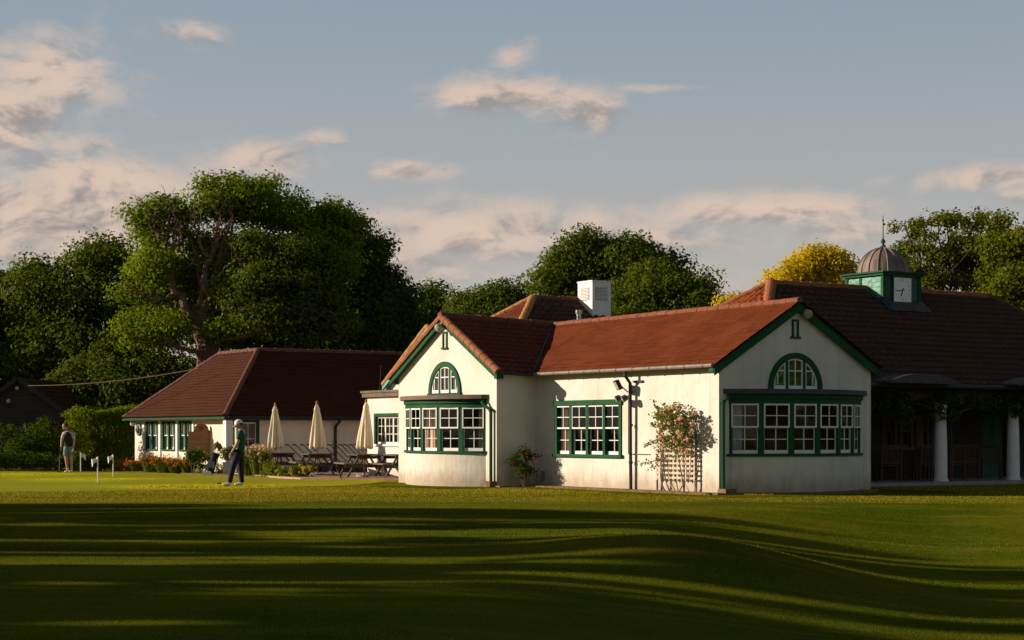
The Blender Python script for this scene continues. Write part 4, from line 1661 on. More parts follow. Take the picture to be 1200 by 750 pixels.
def hand_chains(wrist, knuckle, tip_dir, side, curl):
    """palm and five unequal fingers curled towards curl; returns a list of (pts, edges)"""
    w, kn = V3(wrist), V3(knuckle)
    f = (kn - w).normalized()
    s = V3(side).normalized()
    c = V3(curl).normalized()
    out = []
    out.append(({'a': (*w, .026, .022), 'b': (*lerp(w, kn, .5), .036, .02), 'c': (*kn, .036, .018)}, chain('a', 'b', 'c')))
    for i, (L, off) in enumerate(((.072, -.030), (.082, -.010), (.077, .010), (.060, .029))):
        b = kn - f * .02 + s * off
        p1 = kn + s * off + f * L * .40 + c * .012
        p2 = p1 + (f * .35 + c * .8).normalized() * L * .38
        p3 = p2 + (f * -.5 + c * .8).normalized() * L * .28
        out.append(({'a': (*b, .010), 'b': (*p1, .010), 'c': (*p2, .009), 'd': (*p3, .008)}, chain('a', 'b', 'c', 'd')))
    b = lerp(w, kn, .35) - s * .022
    t1 = b - s * .028 + f * .025 + c * .012
    t2 = t1 + f * .03 + c * .02
    out.append(({'a': (*b, .013), 'b': (*t1, .012), 'c': (*t2, .010)}, chain('a', 'b', 'c')))
    return out


def head_parts(root, c, fwd, up=(0, 0, 1)):
    """head surface points around centre c looking along fwd: skull, jaw, nose, ears"""
    c, f = V3(c), V3(fwd).normalized()
    u = V3(up)
    s = f.cross(u).normalized()
    u = s.cross(f).normalized()
    mb = MB()
    nl, nm = 14, 20
    for i in range(nl + 1):
        th = math.pi * i / nl
        for k in range(nm):
            ph = 2 * math.pi * k / nm
            z = math.cos(th)
            x, y = math.sin(th) * math.cos(ph), math.sin(th) * math.sin(ph)
            w = 1.0 if z > -.1 else 1 - .38 * min(1, (-z - .1) / .9)
            fx = x * .098 * (1.0 if x < 0 else .98) * (1 if z > -.2 or x > 0 else .82)
            if x > 0 and z < -.3: fx += .012
            eye = math.exp(-((abs(y) - .42) / .16) ** 2 - ((z - .02) / .12) ** 2) * (.008 if x > 0 else 0)
            nose = math.exp(-(y / .15) ** 2 - ((z + .22) / .2) ** 2) * (.026 if x > 0 else 0)
            mouth = math.exp(-(y / .35) ** 2 - ((z + .56) / .05) ** 2) * (.005 if x > 0 else 0)
            fx += nose - eye - mouth
            mb.v.append(tuple(c + f * fx + s * y * .076 * w + u * z * .120))
    for i in range(nl):
        for k in range(nm):
            k2 = (k + 1) % nm
            mb.f.append((i * nm + k, i * nm + k2, (i + 1) * nm + k2, (i + 1) * nm + k))
    for e in (-1, 1):
        mb.lathe([(.012, -.012), (.030, -.006), (.032, .006), (.014, .012)], c + s * e * .077 - f * .008 - u * .012, 10, axis=s * e + f * .3)
    return mb


def eyes_obj(parent, c, fwd):
    c, f = V3(c), V3(fwd).normalized()
    s = f.cross(Z3).normalized()
    u = s.cross(f)
    mb = MB()
    for e in (-1, 1):
        mb.lathe([(.004, -.006), (.011, 0), (.004, .006)], c + s * e * .032 + f * .083 + u * .004, 8, axis=f)
    return mb.build('eyes', 'vest', parent)


def ground_at(x, y):
    return gz(x, y)


# golfer in green on the putting green ------------------------------------------
gX, gY = gx(279.5, 46.7), 46.7
g1 = thing('person', 'golfer in white cap, dark green polo and navy trousers looking down with a putter', 'person', (gX, gY, gz(gX, gY) + .012))
tw = {'pel': (.02, 0, .93, .125, .09), 'waist': (.045, 0, 1.08, .125, .09), 'chest': (.075, 0, 1.27, .150, .105), 'clav': (.085, 0, 1.40, .12, .085), 'neck': (.06, 0, 1.48, .055, .06), 'nk2': (.035, 0, 1.54, .052, .056),
      'shL': (.070, -.175, 1.395, .062), 'elL': (.005, -.235, 1.12, .044), 'wrL': (-.165, -.12, .875, .027),
      'shR': (.080, .175, 1.395, .062), 'elR': (.01, .23, 1.12, .044), 'wrR': (-.165, .02, .865, .027),
      'hiL': (-.015, -.09, .86, .08), 'knL': (-.135, -.10, .49, .062), 'anL': (-.215, -.11, .10, .042),
      'hiR': (.035, .09, .86, .08), 'knR': (.030, .10, .49, .062), 'anR': (.075, .10, .10, .042)}
te = chain('pel', 'waist', 'chest', 'clav', 'neck', 'nk2') + chain('clav', 'shL', 'elL', 'wrL') + chain('clav', 'shR', 'elR', 'wrR') + chain('pel', 'hiL', 'knL', 'anL') + chain('pel', 'hiR', 'knR', 'anR')
body = skin('body', tw, te, 'skin', g1)
hc, hf = V3((.012, 0, 1.625)), V3((-.90, -.12, -.34))
bits = [head_parts(None, hc, hf).build('tmp', 'skin', g1, smooth=True)]
for (w, kn) in (((-.165, -.12, .875), (-.215, -.07, .80)), ((-.165, .02, .865), (-.22, -.02, .77))):
    for p, e in hand_chains(w, kn, None, (0, .0, -1) if False else (-.5, 0, .8), (.2, .35, -.2)):
        bits.append(skin('tmp', p, e, 'skin', g1, 2))
join_into(body, bits)
eyes_obj(g1, hc, hf)
sh = {'hem': (.030, 0, .86, .175, .135), 'waist': (.040, 0, .96, .178, .136), 'w2': (.048, 0, 1.10, .170, .128), 'chest': (.075, 0, 1.27, .190, .140), 'clav': (.083, 0, 1.405, .155, .112), 'col': (.062, 0, 1.485, .075, .08),
      'shL': (.070, -.175, 1.392, .076), 'sl': (.030, -.222, 1.20, .076), 'shR': (.080, .175, 1.392, .076), 'sr': (.037, .222, 1.20, .076)}
skin('polo_shirt', sh, chain('hem', 'waist', 'w2', 'chest', 'clav', 'col') + chain('clav', 'shL', 'sl') + chain('clav', 'shR', 'sr'), 'polo', g1)
tr = {'pel': (.022, 0, .93, .185, .142), 'top': (.03, 0, 1.00, .165, .125), 'hiL': (-.010, -.085, .82, .118), 'knL': (-.135, -.10, .49, .080), 'anL': (-.208, -.11, .13, .070), 'hmL': (-.214, -.11, .075, .072),
      'hiR': (.040, .085, .82, .118), 'knR': (.032, .10, .49, .080), 'anR': (.072, .10, .13, .070), 'hmR': (.074, .10, .075, .072)}
skin('trousers', tr, chain('top', 'pel') + chain('pel', 'hiL', 'knL', 'anL', 'hmL') + chain('pel', 'hiR', 'knR', 'anR', 'hmR'), 'navy', g1)
for (hx, hy) in ((-.215, -.11), (.075, .10)):
    skin('shoe', {'heel': (hx + .045, hy, .048, .046, .046), 'mid': (hx - .06, hy - .005, .046, .048, .044), 'ball': (hx - .15, hy - .02, .038, .050, .034), 'toe': (hx - .20, hy - .03, .032, .040, .026)},
         chain('heel', 'mid', 'ball', 'toe'), 'white_cloth', g1)


def cap(parent, c, f, mat, back=False):
    c, f = V3(c), V3(f).normalized()
    s = f.cross(Z3).normalized()
    u = s.cross(f).normalized()
    mb = MB()
    n = 20
    prof = [(1.06, .12), (1.05, .35), (.93, .68), (.68, .92), (.35, 1.06), (.02, 1.10)]
    for (r, h) in prof:
        for k in range(n):
            a = 2 * math.pi * k / n
            mb.v.append(tuple(c + f * (.104 * r * math.cos(a)) + s * (.084 * r * math.sin(a)) + u * (.118 * h + .006)))
    for i in range(len(prof) - 1):
        for k in range(n):
            k2 = (k + 1) % n
            mb.f.append((i * n + k, i * n + k2, (i + 1) * n + k2, (i + 1) * n + k))
    o = mb.build('cap', mat, parent, smooth=True)
    br = MB()
    pts = [(.095 + .085 * math.sqrt(max(0, 1 - (q / 5) ** 2)), .078 * q / 5) for q in range(-5, 6)]
    br.poly([(.06, -.078)] + pts + [(.06, .078)], [], lambda a, b: c + f * a + s * b + u * (.018 - .35 * b * b * 8 - (a - .06) * .12), u * .008)
    br.build('peak', mat, o, smooth=False)
    return o


cap(g1, hc, hf, 'white_cloth')
hb = MB()
s_ = hf.normalized().cross(Z3).normalized()
hb.lathe([(.062, -.055), (.086, -.02), (.090, .015), (.085, .03)], hc - hf.normalized() * .022 - Z3 * .0, 16, axis=(0, 0, 1))
hb.build('hair', 'hair', g1, smooth=True)


def putter(name, label, grip, head, face):
    grip, head = V3(grip), V3(head)
    t = thing(name, label, 'golf club', head)
    d = grip - head
    mb = MB()
    mb.tube([(0, 0, .02), d * .72], .007, 6)
    mb.build('shaft', 'steel', t)
    mb = MB()
    mb.tube([d * .70, d], [.011, .014], 8)
    mb.build('grip', 'rubber', t)
    mb = MB()
    fd = V3(face).normalized()
    sd = fd.cross(Z3)
    mb.obox((0, 0, .017), fd * .018, sd * .06, (0, 0, .015))
    mb.obox(fd * -.03 + V3((0, 0, .012)), fd * .03, sd * .025, (0, 0, .008))
    mb.build('club_head', 'black', t)
    return t


hX, hY = gx(257, 48.3), 48.3
putter('putter', 'dark mallet putter held by the golfer in green', (gX - .19, gY - .05, .93), (hX, hY, gz(hX, hY) + .02), (0, 1, 0))

# golfer in vest and shorts by the hedge ------------------------------------------
pX, pY = gx(80.5, 63), 63.0
g2 = thing('person', 'golfer in charcoal vest, pale blue sleeves and grey shorts standing by the hedge', 'person', (pX, pY, gz(pX, pY) + .012))
tw = {'pel': (0, 0, .94, .125, .09), 'waist': (0, 0, 1.08, .125, .09), 'chest': (-.01, -.02, 1.28, .150, .105), 'clav': (-.015, -.03, 1.41, .125, .088), 'neck': (-.04, -.05, 1.49, .055, .06), 'nk2': (-.07, -.06, 1.545, .052, .056),
      'shL': (.165, -.03, 1.40, .062), 'elL': (.205, -.04, 1.12, .044), 'wrL': (.185, -.10, .86, .027),
      'shR': (-.175, -.03, 1.39, .062), 'elR': (-.22, -.12, 1.13, .044), 'wrR': (-.21, -.22, .90, .027),
      'hiL': (.09, 0, .86, .08), 'knL': (.095, -.02, .49, .064), 'anL': (.105, .0, .10, .042),
      'hiR': (-.09, 0, .86, .08), 'knR': (-.075, -.05, .49, .064), 'anR': (-.035, -.03, .10, .042)}
body = skin('body', tw, te, 'skin', g2)
hc, hf = V3((-.105, -.07, 1.63)), V3((-.75, -.40, -.52))
bits = [head_parts(None, hc, hf).build('tmp', 'skin', g2, smooth=True)]
for p, e in hand_chains((-.21, -.22, .90), (-.225, -.26, .82), None, (.3, -.9, 0), (.9, .3, -.2)):
    bits.append(skin('tmp', p, e, 'skin', g2, 2))
join_into(body, bits)
gl = [skin('glove', p, e, 'white_cloth', g2, 2) for p, e in hand_chains((.185, -.10, .875), (.178, -.12, .79), None, (.2, -.9, 0), (-.9, .1, -.2))]
join_into(gl[0], gl[1:])
eyes_obj(g2, hc, hf)
hb = MB()
hb.lathe([(.060, -.06), (.088, -.02), (.094, .03), (.085, .08), (.05, .118), (.01, .13)], hc - hf.normalized() * .022, 16)
hb.build('hair', 'hair', g2, smooth=True)
sv = {'hem': (0, 0, .86, .178, .14), 'waist': (0, 0, .97, .18, .142), 'w2': (0, 0, 1.10, .172, .134), 'chest': (-.01, -.02, 1.28, .194, .142), 'clav': (-.015, -.03, 1.41, .165, .115), 'col': (-.035, -.045, 1.49, .085, .085)}
skin('vest', sv, chain('hem', 'waist', 'w2', 'chest', 'clav', 'col'), 'vest', g2)
for q in ((.135, -.03, 1.415, .208, -.035, 1.17), (-.140, -.03, 1.41, -.212, -.085, 1.17)):
    m_ = lerp(V3(q[:3]), V3(q[3:]), .5)
    skin('sleeve', {'a': (*q[:3], .078), 'b': (*m_, .080), 'c': (*q[3:], .074)}, chain('a', 'b', 'c'), 'blue_cloth', g2)
st_ = {'pel': (0, 0, .93, .185, .145), 'top': (0, 0, 1.0, .165, .125), 'hiL': (.088, 0, .82, .122), 'kL': (.098, -.015, .66, .105), 'kL2': (.098, -.018, .55, .100), 'hiR': (-.088, 0, .82, .122), 'kR': (-.085, -.03, .66, .105), 'kR2': (-.080, -.042, .55, .100)}
skin('shorts', st_, chain('top', 'pel') + chain('pel', 'hiL', 'kL', 'kL2') + chain('pel', 'hiR', 'kR', 'kR2'), 'grey_cloth', g2)
for (hx, hy) in ((.105, .0), (-.035, -.03)):
    skin('shoe', {'heel': (hx + .01, hy + .045, .048, .046), 'mid': (hx - .02, hy - .06, .046, .048, .044), 'toe': (hx - .05, hy - .17, .034, .042, .028)}, chain('heel', 'mid', 'toe'), 'white_cloth', g2)
    skin('sock', {'a': (hx, hy, .09, .05), 'b': (hx, hy, .16, .048)}, chain('a', 'b'), 'white_cloth', g2)
putter('putter', 'slim putter leaning in the hand of the golfer in shorts', (pX - .22, pY - .29, .92), (gx(69, 62.5), 62.5, gz(gx(69, 62.5), 62.5) + .02), (0, -1, 0))


# ------------------------------------------------------------------ practice flags
def flag(px, Y, label, hgt=.74, dx=1):
    x = gx(px, Y)
    t = thing('practice_flag', label, 'flag', (x, Y, gz(x, Y) + .01), 0, 'practice flags on the putting green')
    mb = MB()
    mb.tube([(0, 0, 0), (0, 0, hgt)], .017, 8)
    mb.build('pole', 'white', t)
    mb = MB()
    mb.lathe([(.055, 0), (.055, .006)], (0, 0, .0), 14)
    mb.build('hole_cup', 'rubber', t)
    mb = MB()
    n = 10
    vs, fs = [], []
    for i in range(n + 1):
        s = i / n
        x_ = dx * (.015 + .17 * s ** .8)
        z0 = hgt - .01 - .10 * s ** 1.4 - .02 * math.sin(s * 5)
        z1 = hgt - .18 - .10 * s ** 1.4 + .03 * math.sin(s * 4)
        y_ = .035 * math.sin(s * 7)
        vs += [(x_, y_, z0), (x_ * .9, y_ + .02, z1)]
    for i in range(n):
        fs.append((2 * i, 2 * i + 1, 2 * i + 3, 2 * i + 2))
    mb.add(vs, fs)
    mb.build('cloth', 'white_cloth', t, smooth=True, recalc=False)


flag(94.5, 62.5, 'small white practice flag closest to the golfer in shorts', .72, 1)
flag(114.5, 49.5, 'tallest looking white practice flag, its cloth drooping left', .74, -1)
flag(132.5, 57.0, 'small white practice flag in front of the hut end of the hedge', .72, -1)


# ------------------------------------------------------------------ picnic tables, parasols
def picnic_table(x, y, rz, label):
    t = thing('picnic_table', label, 'table', (x, y, .065), rz, 'dark timber picnic tables on the terrace')
    L = .85
    H = .70
    mb = MB()
    for k in range(5):
        yy = -.32 + .16 * k
        mb.box(-L, L, yy - .072, yy + .072, H - .04, H)
    mb.build('tabletop', 'wood_dark', t)
    for s in (-1, 1):
        mb = MB()
        for k in range(2):
            yy = s * (.60 + .14 * k)
            mb.box(-L, L, yy - .06, yy + .06, .40, .437)
        mb.build('bench_seat', 'wood_light', t)
    for s in (-1, 1):
        for q in (-1, 1):
            mb = MB()
            mb.bar((s * (L - .22), q * .28, H - .045), (s * (L - .22), q * .66, .0), .05, .10, up=(1, 0, 0))
            mb.build('leg', 'wood_dark', t)
        mb = MB()
        mb.bar((s * (L - .16), -.74, .345), (s * (L - .16), .74, .345), .045, .10)
        mb.bar((s * (L - .17), -.36, H - .09), (s * (L - .17), .36, H - .09), .045, .09)
        mb.build('cross_rail', 'wood_dark', t)
    mb = MB()
    for s in (-1, 1):
        mb.bar((s * (L - .27), 0, .36), (s * .12, 0, H - .05), .04, .08)
    mb.build('brace', 'wood_dark', t)
    return t


TB = [(gx(327, 58.2), 58.2, 1.86, 'picnic table half hidden by the pink grasses at the left end of the terrace'),
      (gx(371.5, 56.2), 56.2, 1.84, 'middle picnic table under the second closed parasol'),
      (gx(427, 54.5), 54.5, 1.86, 'picnic table under the closed parasol next to the extension'),
      (gx(470, 53.6), 53.6, 1.9, 'picnic table partly hidden behind the white curved bay')]
for a in TB: picnic_table(*a)


def parasol(x, y, lean, label, hgt=2.28):
    t = thing('parasol', label, 'parasol', (x, y, .065), 0, 'closed cream parasols on the terrace')
    t.rotation_euler = (0, lean, 0)
    mb = MB()
    mb.tube([(0, 0, 0), (0, 0, hgt + .03)], .022, 10)
    mb.build('pole', 'wood_pole', t)
    mb = MB()
    rr = random.Random(int(x * 100))
    n = 40
    ph = rr.uniform(0, 6)
    prof = [(.20, .90), (.235, .93), (.22, 1.10), (.19, 1.35), (.15, 1.65), (.115, 1.90), (.085, 2.06), (.095, 2.10), (.06, 2.18), (.02, 2.27)]

    def wob(k, h):
        a = 2 * math.pi * k / n
        amp = .30 * max(0, min(1, (2.15 - h) / .8))
        return 1 + amp * math.cos(a * 8 + ph) * .55 + .12 * math.sin(a * 3 + ph + h)
    b = len(mb.v)
    for (r, h) in prof:
        for k in range(n):
            a = 2 * math.pi * k / n
            rr2 = r * wob(k, h)
            hh = h - (.07 * (.5 + .5 * math.cos(a * 8 + ph)) if h < 1.0 else 0)
            mb.v.append((rr2 * math.cos(a), rr2 * math.sin(a), hh * hgt / 2.28))
    for i in range(len(prof) - 1):
        for k in range(n):
            k2 = (k + 1) % n
            mb.f.append((b + i * n + k, b + i * n + k2, b + (i + 1) * n + k2, b + (i + 1) * n + k))
    mb.build('canopy', 'canvas', t, smooth=True)
    mb = MB()
    mb.lathe([(.03, hgt - .03), (.04, hgt + .01), (.02, hgt + .06), (.005, hgt + .09)], (0, 0, 0), 10)
    mb.build('finial', 'wood_pole', t)
    mb = MB()
    mb.lathe([(.24, 0), (.24, .06), (.06, .07), (.05, .14)], (0, 0, 0), 16)
    mb.build('base', 'concrete', t)


parasol(gx(322.5, 58.3), 58.3, 0.0, 'closed cream parasol at the left end of the terrace')
parasol(gx(371.3, 56.4), 56.4, .0, 'middle closed cream parasol against the grey hut wall', 2.30)
parasol(gx(426.5, 54.5), 54.5, .03, 'closed cream parasol beside the corner of the white extension', 2.33)

# timber edge of the terrace
mb = MB()
mb.bar((gx(376, 54.0), 54.0, .045), (gx(399, 53.5), 53.5, .045), .08, .13)
mb.bar((gx(433, 53.0), 53.0, .05), (gx(466, 52.5), 52.5, .05), .08, .14)
tag(mb.build('timber_edging', 'edging'), 'low brown timber edging along the front of the terrace', 'edging')
mb = MB()
mb.box(gx(400, 53.2), gx(432, 53.2), 52.95, 53.25, .0, .08)
tag(mb.build('step', 'paving'), 'pale brick step between the two timber edgings', 'step')


# ------------------------------------------------------------------ golf trolleys parked in a row
def trolley():
    t = thing('golf_trolley', 'x', 'trolley', (0, 0, 0), 0, 'golf trolleys parked along the hut wall')
    mb = MB()
    mb.tube([(-.02, 0, .93), (.02, 0, .95), (.62, 0, .34), (.66, 0, .12)], .018, 6)
    mb.build('shaft', 'black', t)
    mb = MB()
    mb.tube([(-.10, 0, .955), (.03, 0, .95)], .024, 6)
    mb.build('handle', 'black', t)
    mb = MB()
    mb.box(.52, .70, -.09, .09, .10, .14)
    mb.bar((.40, -.10, .55), (.40, .10, .55), .03, .03)
    mb.bar((.55, -.28, .15), (.55, .28, .15), .025, .025)
    mb.build('frame', 'black', t)
    for s in (-1, 1):
        mb = MB()
        mb.lathe([(.06, -.025), (.15, -.03), (.155, 0), (.15, .03), (.06, .025)], (.52, s * .28, .155), 16, axis=(0, 1, 0))
        mb.build('wheel', 'rubber', t)
    return t


tr0 = None
px_list = [334, 342.5, 351.5, 359, 375, 383, 389.5, 396, 402, 408, 414, 419.5]
ords = ['first', 'second', 'third', 'fourth', 'fifth', 'sixth', 'seventh', 'eighth', 'ninth', 'tenth', 'eleventh', 'twelfth']
for i, px in enumerate(px_list):
    Y = 60.6 + .008 * i
    o = trolley() if tr0 is None else copy_tree(tr0)
    if tr0 is None: tr0 = o
    o.location = (gx(px, Y) + .1, Y, .06)
    o.rotation_euler = (0, 0, R(14 + (i * 7 % 5)))
    o['label'] = 'black golf trolley with sloping handle, %s from the left end of the row' % ords[i]

# ------------------------------------------------------------------ noticeboard, bag, pots by the hut
nb_ = at(236, 540, 64.0)
t = thing('noticeboard', 'brown wooden noticeboard with arched top on two posts before the hut', 'noticeboard', (nb_.x, 64.0, 0), R(12))
mb = MB()
w_ = .40
top = [(w_ - .0, 1.46)] + [(.30, 1.47), (.25, 1.56)] + [(.25 * math.cos(math.pi * i / 12), 1.56 + .20 * math.sin(math.pi * i / 12)) for i in range(1, 12)] + [(-.25, 1.56), (-.30, 1.47), (-w_, 1.46)]
mb.poly([(-w_, .42), (w_, .42)] + top, [], lambda s, z: (s, -.03, z), (0, .06, 0))
bd = mb.build('board', 'wood_board', t)
mb = MB()
for k in range(4):
    mb.box(-.30, .30, -.042, -.031, .62 + k * .19, .64 + k * .19)
mb.lathe([(.085, 0), (.085, .014)], (0, -.032, 1.60), 16, axis=(0, -1, 0))
mb.build('moulding', 'stem', bd)
for s in (-1, 1):
    mb = MB()
    mb.box(s * .44 - .035, s * .44 + .035, -.04, .04, 0, 1.62 if s > 0 else 1.48)
    mb.build('post', 'wood_board', t)

bgX, bgY = gx(246, 60.5), 60.5
t = thing('golf_bag', 'black golf bag with brown knitted club covers standing in the flower bed edge', 'golf bag', (bgX, bgY, .02), 0)
t.rotation_euler = (0, R(16), 0)
mb = MB()
mb.lathe([(.10, 0), (.125, .02), (.12, .3), (.125, .55), (.145, .70), (.14, .74), (.11, .72)], (0, 0, 0), 18)
bg_ = mb.build('bag', 'vest', t)
mb = MB()
mb.obox((-.12, -.03, .28), (.04, 0, 0), (0, .08, 0), (0, 0, .18))
mb.obox((.0, -.13, .33), (.07, 0, 0), (0, .03, 0), (0, 0, .12))
mb.build('pocket', 'grey_cloth', bg_)
rr = random.Random(8)
for k in range(6):
    a = k * 1.05
    x_, y_ = .07 * math.cos(a), .07 * math.sin(a)
    h_ = rr.uniform(.92, 1.05)
    mb = MB()
    mb.tube([(x_, y_, .5), (x_ * 1.5, y_ * 1.5, h_)], .008, 5)
    c_ = mb.build('club', 'steel', t)
    mb = MB()
    mb.lathe([(.02, -.12), (.045, -.05), (.055, .02), (.04, .07), (.01, .09)], (x_ * 1.5, y_ * 1.5, h_), 10, axis=(rr.uniform(-.5, .5), rr.uniform(-.5, .5), 1))
    mb.build('head_cover', 'brown_leather', c_)
for s in (-1, 1):
    mb = MB()
    mb.tube([(.08, s * .06, .62), (.26, s * .16, -.02)], .010, 6)
    mb.build('leg', 'steel', t)
wx, wy = gx(242.5, 58.6), 58.6
mb = MB()
mb.poly([(-.16, 0), (.16, 0), (.12, .12), (-.16, .14)], [], lambda s, z: (wx + s, wy - .09, gz(wx, wy) + .01 + z), (0, .18, 0))
tag(mb.build('ball_box', 'white_cloth'), 'small white box on the grass by the golf bag', 'box')


# ------------------------------------------------------------------ shrubs and flowers
def shrub(name, label, cat, x, y, blobs, n, size, mat, flowers=None, stems=6, group=None, cr=.14, z0=None, seed=1, shell=.2, stem_mat='stem'):
    rng2 = np.random.default_rng(seed)
    t = thing(name, label, cat, (x, y, gz(x, y) if z0 is None else z0), 0, group)
    per = 22
    P, cen, fc = clump_points(rng2, blobs, max(3, n // per), per, cr, shell, True)
    k = P[:, 2] > .01
    leaf_obj('foliage', P[k], size, mat, t, rng2, face=fc[k])
    mb = MB()
    for i in range(stems):
        c = cen[rng2.integers(len(cen))]
        b = V3((c[0] * .25, c[1] * .25, 0))
        m_ = V3((c[0] * .5, c[1] * .5, c[2] * .55))
        mb.tube([b, m_, V3(c)], [.018, .012, .005], 5)
    mb.build('stem', stem_mat, t)
    if flowers:
        fm, fn_, fs, zmin = flowers
        Pc, _ = clump_points(rng2, blobs, fn_, 1, .05, .85)
        Pc = Pc[Pc[:, 2] > zmin][:fn_]
        for grp in ([p[None] for p in Pc] if len(Pc) <= 42 else [Pc]):       # few blooms: each its own part
            Q = np.repeat(grp, 7, axis=0) + rng2.normal(0, fs * .3, (len(grp) * 7, 3))
            leaf_obj('flower', Q, fs * .75, fm, t, rng2, .9)
    return t


def tuft(name, label, cat, x, y, n, h, spread, mat, tipm, seed=1, group=None):
    """arching grassy clump with coloured plumes"""
    rng2 = np.random.default_rng(seed)
    t = thing(name, label, cat, (x, y, gz(x, y) + .02), 0, group)
    a = rng2.uniform(0, 2 * np.pi, n)
    hh = h * rng2.uniform(.55, 1.1, n)
    r0 = spread * .45 * rng2.uniform(0, 1, n) ** .5
    r1 = r0 + spread * rng2.uniform(.1, .75, n)
    b = np.stack([np.cos(a) * r0, np.sin(a) * r0, np.zeros(n)], 1)
    tip = np.stack([np.cos(a) * r1, np.sin(a) * r1, hh], 1)
    mid = b * .6 + tip * .4
    mid[:, 2] = hh * .72
    w = np.stack([-np.sin(a), np.cos(a), np.zeros(n)], 1) * .016
    v = np.concatenate([np.stack([b - w, b + w, mid + w, mid - w], 1), np.stack([mid - w, mid + w, tip + w * .3, tip - w * .3], 1)]).reshape(-1, 3)
    raw_mesh('foliage', v, 4, mat, t)
    m_ = n // 8
    Q = np.repeat(tip[:m_], 5, axis=0) + rng2.normal(0, .035, (m_ * 5, 3))
    leaf_obj('flower', Q, .07, tipm, t, rng2, .6)
    return t


for i, (px, Y, h, sp, lab) in enumerate(((161, 64.5, .40, .45, 'low green clump with orange flecks nearest the hut corner'), (178, 63.4, .62, .60, 'tallest orange flowering clump under the first hut window'),
                                       (193, 62.6, .58, .60, 'wide orange montbretia clump under the middle hut window'), (207, 62.0, .52, .50, 'orange flowering clump under the third hut window'),
                                       (220, 61.6, .50, .42, 'small orange flowering clump next to the potted ball plant'))):
    tuft('flower_clump', lab, 'plant', gx(px, Y), Y, 420, h * .9, sp, 'leaf_shrub' if i in (0, 3) else 'leaf_rose', 'fl_orange', 20 + i, 'orange flower clumps along the hut')
shrub('shrub', 'russet shrub by the dark corner of the hedge', 'plant', gx(140, 66), 66, [((0, 0, .2), (.35, .3, .28))], 500, .07, 'leaf_dry', ('fl_orange', 30, .06, .1), seed=5, group=None)
for (px, Y, lab, sd_) in ((292, 57.6, 'tall pink plumed grass clump behind the golfer in green', 1), (304, 57.2, 'pink plumed grass clump nearest the parasols', 2)):
    tuft('ornamental_grass', lab, 'plant', gx(px, Y), Y, 560, .88, .50, 'leaf_rose', 'fl_pink', 40 + sd_, 'pink plumed grasses by the terrace')
shrub('shrub', 'dark green rounded shrub between pink grasses and yellow flowers', 'plant', gx(319, 56.2), 56.2, [((0, 0, .24), (.36, .3, .26))], 900, .07, 'leaf_hedge', seed=7)
shrub('flowering_plant', 'small pale yellow flowering plant next to the dark rounded shrub', 'plant', gx(334, 55.3), 55.3, [((0, 0, .18), (.26, .22, .2))], 500, .06, 'leaf_shrub', ('fl_yellow', 40, .06, .1), seed=8)
shrub('flowering_plant', 'bright yellow flowering plant at the edge of the terrace', 'plant', gx(353, 54.8), 54.8, [((0, 0, .22), (.40, .3, .24))], 800, .06, 'leaf_shrub', ('fl_yellow', 90, .06, .1), seed=9)
shrub('low_plant', 'low dark plants in the bed in front of the hut porch', 'plant', gx(258, 60.6), 60.6, [((0, 0, .14), (.8, .3, .2))], 700, .07, 'leaf_hedge', seed=12)
shrub('bush', 'yellow green bush behind the golf bag', 'plant', gx(237, 61.6), 61.6, [((0, 0, .45), (.34, .3, .42))], 900, .085, 'leaf_olive', ('fl_yellow', 30, .06, .5), seed=13)

# standard ball plants
t = shrub('topiary', 'round headed plant on a bare stem left of the noticeboard foot', 'plant', gx(227, 61.0), 61.0, [((0, 0, .66), (.27, .27, .25))], 900, .09, 'leaf_shrub', stems=3, seed=14)
mb = MB()
mb.tube([(0, 0, 0), (.02, 0, .3), (0, 0, .62)], .02, 6)
mb.build('trunk', 'stem', t)
t = shrub('potted_plant', 'bushy green plant in a square grey planter by the porch post', 'plant', gx(269.5, 60.2), 60.2, [((0, 0, .72), (.25, .25, .22))], 800, .085, 'leaf_shrub', stems=5, seed=15)
mb = MB()
for (w, z) in ((.15, .0),):
    mb.add([(-.15, -.15, 0), (.15, -.15, 0), (.15, .15, 0), (-.15, .15, 0), (-.22, -.22, .42), (.22, -.22, .42), (.22, .22, .42), (-.22, .22, .42),
            (-.18, -.18, .42), (.18, -.18, .42), (.18, .18, .42), (-.18, .18, .42), (-.17, -.17, .36), (.17, -.17, .36), (.17, .17, .36), (-.17, .17, .36)],
           [(0, 1, 5, 4), (1, 2, 6, 5), (2, 3, 7, 6), (3, 0, 4, 7), (4, 5, 9, 8), (5, 6, 10, 9), (6, 7, 11, 10), (7, 4, 8, 11), (8, 9, 13, 12), (9, 10, 14, 13), (10, 11, 15, 14), (11, 8, 12, 15), (12, 13, 14, 15), (3, 2, 1, 0)])
mb.build('planter', 'pot', t, recalc=False)
mb = MB()
bx = gx(154, 66.2)
mb.add([(bx - .22, 66.0, 0), (bx + .2, 66.0, 0), (bx + .2, 66.5, 0), (bx - .22, 66.5, 0), (bx + .0, 66.05, .36), (bx + .26, 66.05, .36), (bx + .26, 66.45, .36), (bx + .0, 66.45, .36)],
       [(0, 1, 5, 4), (1, 2, 6, 5), (2, 3, 7, 6), (3, 0, 4, 7), (4, 5, 6, 7), (3, 2, 1, 0)])
tag(mb.build('stone_block', 'lead_dark'), 'dark slanting block at the left corner of the hut', 'block')

